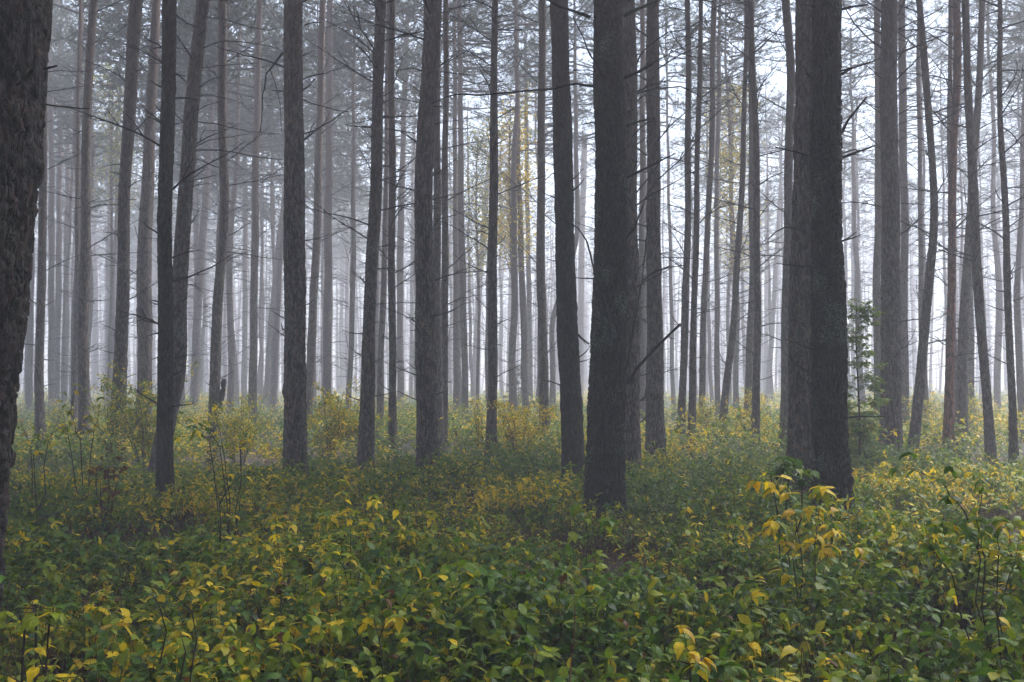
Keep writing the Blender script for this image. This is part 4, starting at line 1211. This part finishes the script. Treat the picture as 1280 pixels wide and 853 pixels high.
sapling('pale green leafy shoot directly in front of the foot of the broad middle pine', 'sapling',
        [[(738, 705), (735, 670), (728, 625)], [(739, 705), (755, 665), (758, 632)], [(737, 705), (715, 670), (712, 648)]],
        6.6, [('green', 5), ('lime', 4), ('ochre', .3)], 85, 0.078, 5, r0=0.004, low=0.2)
sapling('spindly shrub with small orange leaves right of the huge left edge trunk', 'shrub',
        [[(45, 610), (40, 560), (25, 525)], [(46, 610), (60, 550), (75, 520)], [(44, 610), (42, 570), (50, 540)]],
        10.5, [('ochre', 3), ('yellow', 3), ('lime', 3), ('green', 2)], 90, 0.065, 6, name='shrub', side=4, grow=0.25)
sapling('spindly shrub with small yellow leaves in front of the second pine from the left edge', 'shrub',
        [[(105, 590), (100, 550), (88, 515), (95, 480)], [(104, 590), (85, 545), (70, 530)], [(103, 590), (118, 540), (125, 510)]],
        11.5, [('yellow', 3), ('lime', 4), ('green', 2)], 100, 0.065, 7, name='shrub', side=4, grow=0.25)
sapling('withered brown leaved bush in the undergrowth at the left', 'bush',
        [[(132, 615), (120, 595), (112, 582)], [(132, 615), (135, 590), (138, 580)], [(133, 615), (148, 595), (155, 585)], [(131, 615), (125, 600), (140, 590)]],
        10.2, [('brown', 8), ('ochre', .4)], 160, 0.060, 8, name='bush', side=8, grow=0.16, low=0.2)
sapling('yellowing shoot among green leaves, foreground just left of centre', 'sapling',
        [[(440, 700), (438, 660), (430, 625)], [(441, 700), (460, 655), (475, 628)], [(440, 700), (425, 665), (408, 640)]],
        6.8, [('yellow', 4), ('lime', 4), ('green', 3)], 110, 0.072, 9, r0=0.004, side=5, low=0.2)
sapling('yellow leaved shoot close to the left edge in the lower foreground', 'sapling',
        [[(50, 800), (45, 770), (40, 752)], [(51, 800), (62, 775), (68, 758)], [(52, 800), (30, 785), (22, 765)]],
        3.9, [('yellow', 3), ('lime', 4), ('green', 3)], 44, 0.062, 10, low=0.4)
sapling('cluster of small yellow leaves low in the right foreground corner', 'sapling',
        [[(868, 850), (862, 830), (858, 815)], [(869, 850), (875, 832), (880, 820)]],
        3.6, [('yellow', 3), ('lime', 3), ('ochre', 1), ('green', 2)], 36, 0.055, 11, low=0.4)

# leafy bushes further back, leaves joined because each is only a pixel or two
def bush_geo(seed, w, h, n_stem, n_leaf, leaf, ymix, cols=None, lod=1, shape=1.0, low=0.15):
    rd = random.Random(seed); r = np.random.default_rng(seed)
    g = Geo(); tips = []
    for k in range(n_stem):
        a = rd.random() * 6.283; q = rd.uniform(0.05, 0.5) * w; hh = h * rd.uniform(0.6, 1.0)
        p0 = Vector((math.cos(a) * 0.06, math.sin(a) * 0.06, 0)); p1 = Vector((math.cos(a) * q * .45, math.sin(a) * q * .45, hh * .55)); p2 = Vector((math.cos(a) * q, math.sin(a) * q, hh))
        g.tube([p0, p1, p2], [0.010, 0.007, 0.003], 4, cap=False)
        for j in range(6):
            t = rd.uniform(0.3, 1); b_ = p0.lerp(p1, t * 2) if t < .5 else p1.lerp(p2, t * 2 - 1)
            e = b_ + Vector((rd.gauss(0, 1), rd.gauss(0, 1), rd.uniform(-.1, .9))).normalized() * rd.uniform(0.12, 0.32) * max(w, .7)
            g.tube([b_, e], [0.004, 0.0015], 3, cap=False); tips.append((b_, e))
    P = []; D = []
    for k in range(n_leaf):
        a, b_ = rd.choice(tips); c = a.lerp(b_, rd.random()) + Vector((rd.gauss(0, 1), rd.gauss(0, 1), rd.gauss(0, 1))) * 0.045
        P.append(tuple(c)); an = rd.random() * 6.28; D.append((math.cos(an), math.sin(an), rd.uniform(-.7, .2)))
    P = np.array(P); D = np.array(D)
    up = np.tile(np.array([0, 0, 1.0]), (len(P), 1)) + r.normal(size=(len(P), 3)) * 0.35
    C = leaf_colors(len(P), np.full(len(P), ymix), r) if cols is None else np.array(cols)[r.integers(0, len(cols), len(P))] * (0.7 + .6 * r.random((len(P), 1)))
    V, T, C = leaves_geo(P, mats_from(D, up, leaf * (0.7 + 0.5 * r.random(len(P)))), C, lod)
    return g, V, T, C

def bush(label, px, py, wpx, pytop, seed, ymix, n_leaf, leaf=0.06, n_stem=9, cols=None, cat='bush', name='bush', d=None, group=None):
    d = d or foot(py)
    p = pix(px, py, d); h = pix(px, pytop, d).z; w = wpx * d / F
    root = thing(name, label, cat, (p.x, d, gz(p.x, d)), group)
    g, V, T, C = bush_geo(seed, w, h, n_stem, n_leaf, leaf, ymix, cols)
    link('stem', g.mesh('stem', [M['twig']]), root)
    l = link('foliage', mesh_np('foliage', V, None, T, [M['leaf']], None, True, {'tint': C}), root)
    return root
bush('airy light green bush between the brown curved foot pine and the scarred stem', 185, 578, 120, 455, 1, 0.60, 4200, 0.060, 14)
bush('small light green bush wrapping the left side of the curved foot pine', 135, 572, 50, 475, 2, 0.60, 1200, 0.055, 7)
bush('airy yellow green bush in the gap behind the thin bare sapling', 300, 570, 120, 488, 3, 0.66, 2800, 0.055, 12)
bush('tall orange tinged hazel bush right of the stout straight grey pine', 413, 572, 105, 476, 4, 0.72, 3600, 0.065, 13)
bush('low yellow shrub with orange leaves right of the pinkish knobbly pine', 650, 572, 85, 496, 5, 0.8, 2600, 0.060, 11, name='shrub', cat='shrub')
bush('thin yellow shrub hugging the left of the pinkish knobbly pine', 600, 570, 28, 492, 6, 0.80, 480, 0.060, 6, name='shrub', cat='shrub')
bush('yellow green shrub left of the slender near black pine', 700, 566, 60, 520, 7, 0.62, 900, 0.055, 9, name='shrub', cat='shrub')
bush('yellow shrub between the close pair of stems and the slim leaning pine', 880, 550, 90, 492, 8, 0.7, 2600, 0.060, 11, name='shrub', cat='shrub')
bush('pale yellow shrub around the pinkish straight pine', 940, 552, 80, 488, 9, 0.74, 2400, 0.060, 10, name='shrub', cat='shrub')
bush('green shrub at the foot of the smooth grey pine, warm leaves on its top', 836, 588, 50, 553, 10, 0.62, 500, 0.055, 7, name='shrub', cat='shrub')
bush('misty yellow green bush between the curved pine and the red footed pine', 1165, 548, 80, 492, 11, 0.66, 2200, 0.060, 10)
bush('misty bush behind the two crossing pines at the right', 1225, 545, 90, 486, 12, 0.66, 2600, 0.060, 10)
bush('faint bush left of the gently leaning dark pine', 437, 556, 40, 510, 13, 0.62, 500, 0.060, 7)
bush('loose green shrub between the two thin misty stems right of the bowed pine', 575, 560, 50, 518, 14, 0.55, 700, 0.055, 8, name='shrub', cat='shrub')
bush('low pale shrub in front of the far left misty stems', 72, 548, 70, 505, 15, 0.56, 900, 0.055, 9, name='shrub', cat='shrub')

def layered_tree(label, px, py, pytop, wpx, seed, kind, cols, cat, name, d=None, nlay=16, n_leaf=2600, leaf=0.05):
    """young tree with one stem and tiers of side sprays"""
    rd = random.Random(seed); r = np.random.default_rng(seed)
    d = d or foot(py)
    p = pix(px, py, d); h = pix(px, pytop, d).z; w = wpx * d / F
    root = thing(name, label, cat, (p.x, d, gz(p.x, d)))
    g = Geo()
    g.tube([(0, 0, -0.05), (0.02, 0, h * .4), (-0.02, 0.01, h * .8), (0, 0, h)], [0.022, 0.016, 0.008, 0.003], 6)
    link('trunk', g.mesh('trunk', [M['twig']]), root)
    g = Geo(); P = []; D = []
    tiers = []
    for k in range(nlay * 5):
        t = (0.06 + 0.92 * rd.random()) if kind != 'spruce' else min(0.97, 0.05 + 0.9 * (k // 5) / nlay + rd.uniform(-.02, .02))
        a = rd.random() * 6.283; L = w * 0.5 * (1 - t) ** (0.8 if kind == 'spruce' else 0.4) * rd.uniform(0.45, 1.25) + 0.06
        dz = rd.uniform(-0.45, -0.05) if kind == 'spruce' else rd.uniform(-0.1, 0.75)
        b_ = Vector((0, 0, h * t)); e = b_ + Vector((math.cos(a) * L, math.sin(a) * L, dz * L))
        mid = b_.lerp(e, .5) + Vector((0, 0, .10 * L))
        g.tube([b_, mid, e], [0.005, 0.0035, 0.0015], 3, cap=False)
        tiers.append((b_, e, L))
        for q_ in range(2):
            f_ = mid.lerp(e, rd.random()) ; e2 = f_ + Vector((math.cos(a + rd.choice((-.9, .9))), math.sin(a + rd.choice((-.9, .9))), dz * .6)) * L * .35
            g.tube([f_, e2], [0.003, 0.001], 3, cap=False); tiers.append((f_, e2, L * .5))
    wts = [q[2] for q in tiers]
    for k in range(n_leaf):
        b_, e, L = rd.choices(tiers, wts)[0]
        s_ = 0.15 + 0.9 * rd.random(); dv = (e - b_).normalized(); sdv = Vector((-dv.y, dv.x, 0)) * rd.choice((-1, 1))
        c = b_.lerp(e, s_) + sdv * rd.random() * 0.16 * (1.1 - s_) + Vector((0, 0, rd.gauss(0, .015)))
        P.append(tuple(c)); D.append(tuple((dv * rd.uniform(.2, 1) + sdv * rd.uniform(.3, 1) + Vector((0, 0, rd.uniform(-.3, .15)))).normalized()))
    link('side_shoots', g.mesh('side_shoots', [M['twig']]), root)['kind'] = 'stuff'
    P = np.array(P); D = np.array(D); n = len(P)
    up = np.tile(np.array([0, 0, 1.0]), (n, 1)) + r.normal(size=(n, 3)) * 0.3
    C = np.array(cols)[r.integers(0, len(cols), n)] * (0.7 + .6 * r.random((n, 1)))
    fr = mats_from(D, up, leaf * (0.7 + .5 * r.random(n)), np.full(n, 0.35 if kind == 'spruce' else 1.0))
    V, T, C = leaves_geo(P, fr, C, 2 if kind == 'spruce' else 1)
    link('foliage', mesh_np('foliage', V, None, T, [M['leaf']], None, True, {'tint': C}), root)
    return root
GG = [tuple(GREEN), tuple(GREEN * 1.2), tuple(GREEN_Y * 0.7), tuple(GREEN_Y * 0.9)]
layered_tree('young leafy tree with thin upright stem right of the black pair of pines', 1074, 590, 372, 74, 3, 'leafy', GG, 'young tree', 'young_tree', d=15, nlay=16, n_leaf=5200, leaf=0.066)
layered_tree('small dark spruce with drooping tiers, standing in the mist at centre', 648, 553, 448, 46, 4, 'spruce', [(0.020, 0.045, 0.022), (0.03, 0.06, 0.03)], 'spruce', 'spruce_tree', d=42, nlay=18, n_leaf=5200, leaf=0.11)
layered_tree('short feathery green conifer at the foot of the young leafy tree', 1082, 592, 500, 70, 5, 'spruce', [(0.06, 0.13, 0.035), (0.10, 0.18, 0.04)], 'conifer', 'young_conifer', d=15.5, nlay=12, n_leaf=5200, leaf=0.085)

# slender broadleaf trees glowing yellow in the mist
def misty_tree(label, px, d, y_top, y_low, wpx, seed, ymix):
    rd = random.Random(seed); r = np.random.default_rng(seed)
    p = pix(px, 480, d); root = thing('broadleaf_tree', label, 'broadleaf tree', (p.x, d, gz(p.x, d)))
    zt = pix(px, y_top, d).z; zl = pix(px, y_low, d).z; w = wpx * d / F
    g = Geo(); g.tube([(0, 0, -0.1), (0.1, 0, zt * .4), (-0.05, 0, zt * .75), (0, 0, zt)], [0.09, 0.07, 0.04, 0.01], 8)
    link('trunk', g.mesh('trunk', [M['bark']]), root)
    g = Geo(); tips = []
    for k in range(46):
        t = rd.random(); z = zl + (zt - zl) * t; a = rd.random() * 6.28; L = w * .5 * (0.5 + .6 * rd.random()) * (1 - .5 * t)
        b_ = Vector((0, 0, z - 0.5 * L)); e = Vector((math.cos(a) * L, math.sin(a) * L, z + .3 * L))
        g.tube([b_, b_.lerp(e, .5) + Vector((0, 0, .05)), e], [.02, .012, .004], 4, cap=False); tips.append((b_, e))
    link('branch', g.mesh('branch', [M['twig']]), root)
    P = []; D = []
    for k in range(5200):
        b_, e = rd.choice(tips); c = b_.lerp(e, .3 + .75 * rd.random()) + Vector((rd.gauss(0, 1), rd.gauss(0, 1), rd.gauss(0, 1.2))) * .28
        P.append(tuple(c)); an = rd.random() * 6.28; D.append((math.cos(an), math.sin(an), rd.uniform(-.8, .1)))
    P = np.array(P); D = np.array(D)
    up = np.tile(np.array([0, 0, 1.0]), (len(P), 1)) + r.normal(size=(len(P), 3)) * .4
    V, T, C = leaves_geo(P, mats_from(D, up, 0.10 * (0.7 + .5 * r.random(len(P)))), leaf_colors(len(P), np.full(len(P), ymix), r), 2)
    link('crown', mesh_np('crown', V, None, T, [M['leaf']], None, True, {'tint': C}), root)
misty_tree('slender broadleaf tree glowing yellow in the mist behind the pinkish knobbly pine', 638, 36, 120, 330, 80, 1, 0.85)
misty_tree('pale yellow green broadleaf tree in the mist left of centre, behind the bowed pine', 596, 42, 170, 330, 90, 2, 0.62)
misty_tree('thin yellowing broadleaf tree in the bright mist left of the black pair', 918, 40, 110, 330, 90, 3, 0.75)
misty_tree('greenish broadleaf tree in the mist at the upper left, beside the second pine', 135, 44, 90, 260, 80, 4, 0.60)

# ------------------------------------------------------------------ ferns and bare arching stems
FG = Geo(); fv = []; ft = []
def frond_mesh(seed):
    rd = random.Random(seed); v = []; t = []; q = []
    K = 16
    for k in range(K):
        s_ = (k + 1) / K; x = s_; z = 0.45 * math.sin(s_ * 2.2) - 0.05
        L = 0.22 * math.sin(math.pi * (0.12 + 0.88 * (1 - s_)) ** 0.9) + 0.015
        for sg in (-1, 1):
            b0 = len(v)
            v += [(x - 0.022, 0, z), (x + 0.022, 0, z), (x + 0.05, sg * L * .6, z - 0.02), (x + 0.07, sg * L, z - 0.05 - rd.uniform(0, .03)), (x + 0.015, sg * L * .6, z - 0.02)]
            t += [(b0, b0 + 1, b0 + 4), (b0 + 1, b0 + 2, b0 + 4), (b0 + 4, b0 + 2, b0 + 3)]
    C = np.tile(np.array((0.045, 0.115, 0.030)), (len(v), 1))
    return mesh_np('frond', np.array(v), None, t, [M['leaf']], None, False, {'tint': C})
FRONDS = [frond_mesh(k) for k in range(3)]
for k, (px, py, d, lab) in enumerate([(612, 790, 3.9, 'small green fern in the dark lower foreground, just left of the red stem'),
                                      (1005, 838, 3.5, 'green fern fronds near the bottom edge below the black pair of pines'),
                                      (905, 800, 3.9, 'little fern between yellow green shoots, right of the red stem'),
                                      (672, 848, 3.4, 'fern spreading at the bottom edge in the middle of the photo'),
                                      (330, 830, 3.7, 'fern under the arching dark stems in the lower left foreground')]):
    rd = random.Random(k + 60)
    p = pix(px, py, d); root = thing('fern', lab, 'fern', (p.x, d, gz(p.x, d)))
    st = link('stalk', None, root) if False else None
    for j in range(8):
        o = link('frond', rd.choice(FRONDS), root); s_ = rd.uniform(0.26, 0.38)
        o.scale = (s_, s_, s_); o.rotation_euler = (rd.uniform(-.2, .2), -rd.uniform(0.5, 0.9), j * 0.785 + rd.uniform(-.3, .3)); o.location = (0, 0, 0.12)

def arching(label, lines, d, seed, mat, r0, cat='stem', name='bare_stem'):
    f = pix(lines[0][0][0], lines[0][0][1], d)
    org = Vector((f.x, d, gz(f.x, d)))
    root = thing(name, label, cat, org)
    rd = random.Random(seed)
    for i, ln in enumerate(lines):
        g = Geo()
        P = [pix(p[0], p[1], d + rd.uniform(-.05, .05)) - org for p in ln]
        if i == 0: P.insert(0, Vector((0, 0, -0.03)))
        g.tube(P, [r0 * (1 - .7 * k / (len(P) - 1)) for k in range(len(P))], 6, rough=.2, seed=seed)
        link('shoot', g.mesh('shoot', [mat]), root)
M['redstem'] = simple('red_purple_stem', (0.16, 0.055, 0.055), rough=0.5)
arching('tangle of dark bare arching stems over the leaves in the lower left foreground', [[(238, 845), (246, 800), (240, 765), (215, 742), (185, 732), (160, 728)], [(200, 830), (208, 790), (200, 760), (188, 740)], [(225, 850), (232, 815), (225, 790)]], 3.7, 1, M['twig'], 0.004, 'bramble', 'bramble_shrub')
arching('single tall red purple stem rising from the bottom edge right of centre', [[(712, 850), (717, 800), (719, 760), (713, 725)]], 3.9, 2, M['redstem'], 0.004, 'dead shoot', 'dead_plant')
arching('pale forked dry twig among the leaves at the lower centre', [[(478, 822), (474, 800), (468, 775), (470, 770)], [(474, 800), (480, 782), (486, 772)]], 3.9, 3, M['deadwood_green'], 0.003, 'fallen twig', 'fallen_twig')
arching('dark forked twigs sticking up left of the thin bare sapling', [[(276, 655), (274, 625), (268, 600)], [(275, 630), (284, 612), (300, 596), (330, 592)]], 8.2, 4, M['twig'], 0.007, 'fallen twig', 'fallen_twig')

# ------------------------------------------------------------------ haze
m, nt, out = new_mat('mist')
pv = nt.nodes.new('ShaderNodeVolumePrincipled')
pv.inputs['Color'].default_value = (0.90, 0.92, 0.995, 1)
pv.inputs['Density'].default_value = FOG
pv.inputs['Anisotropy'].default_value = 0.0
pv.inputs['Density Attribute'].default_value = ''
nt.links.new(pv.outputs[0], out.inputs['Volume'])
x0, x1, y0, y1, z0, z1 = -240, 240, -240, 240, -1.3, 31
vv = [(x, y, z) for z in (z0, z1) for x, y in ((x0, y0), (x1, y0), (x1, y1), (x0, y1))]
me = bpy.data.meshes.new('haze')
me.from_pydata(vv, [], [(0, 3, 2, 1), (4, 5, 6, 7), (0, 1, 5, 4), (1, 2, 6, 5), (2, 3, 7, 6), (3, 0, 4, 7)])
me.materials.append(m)
tag(link('haze', me), 'even grey morning mist filling the pine forest', kind='stuff')
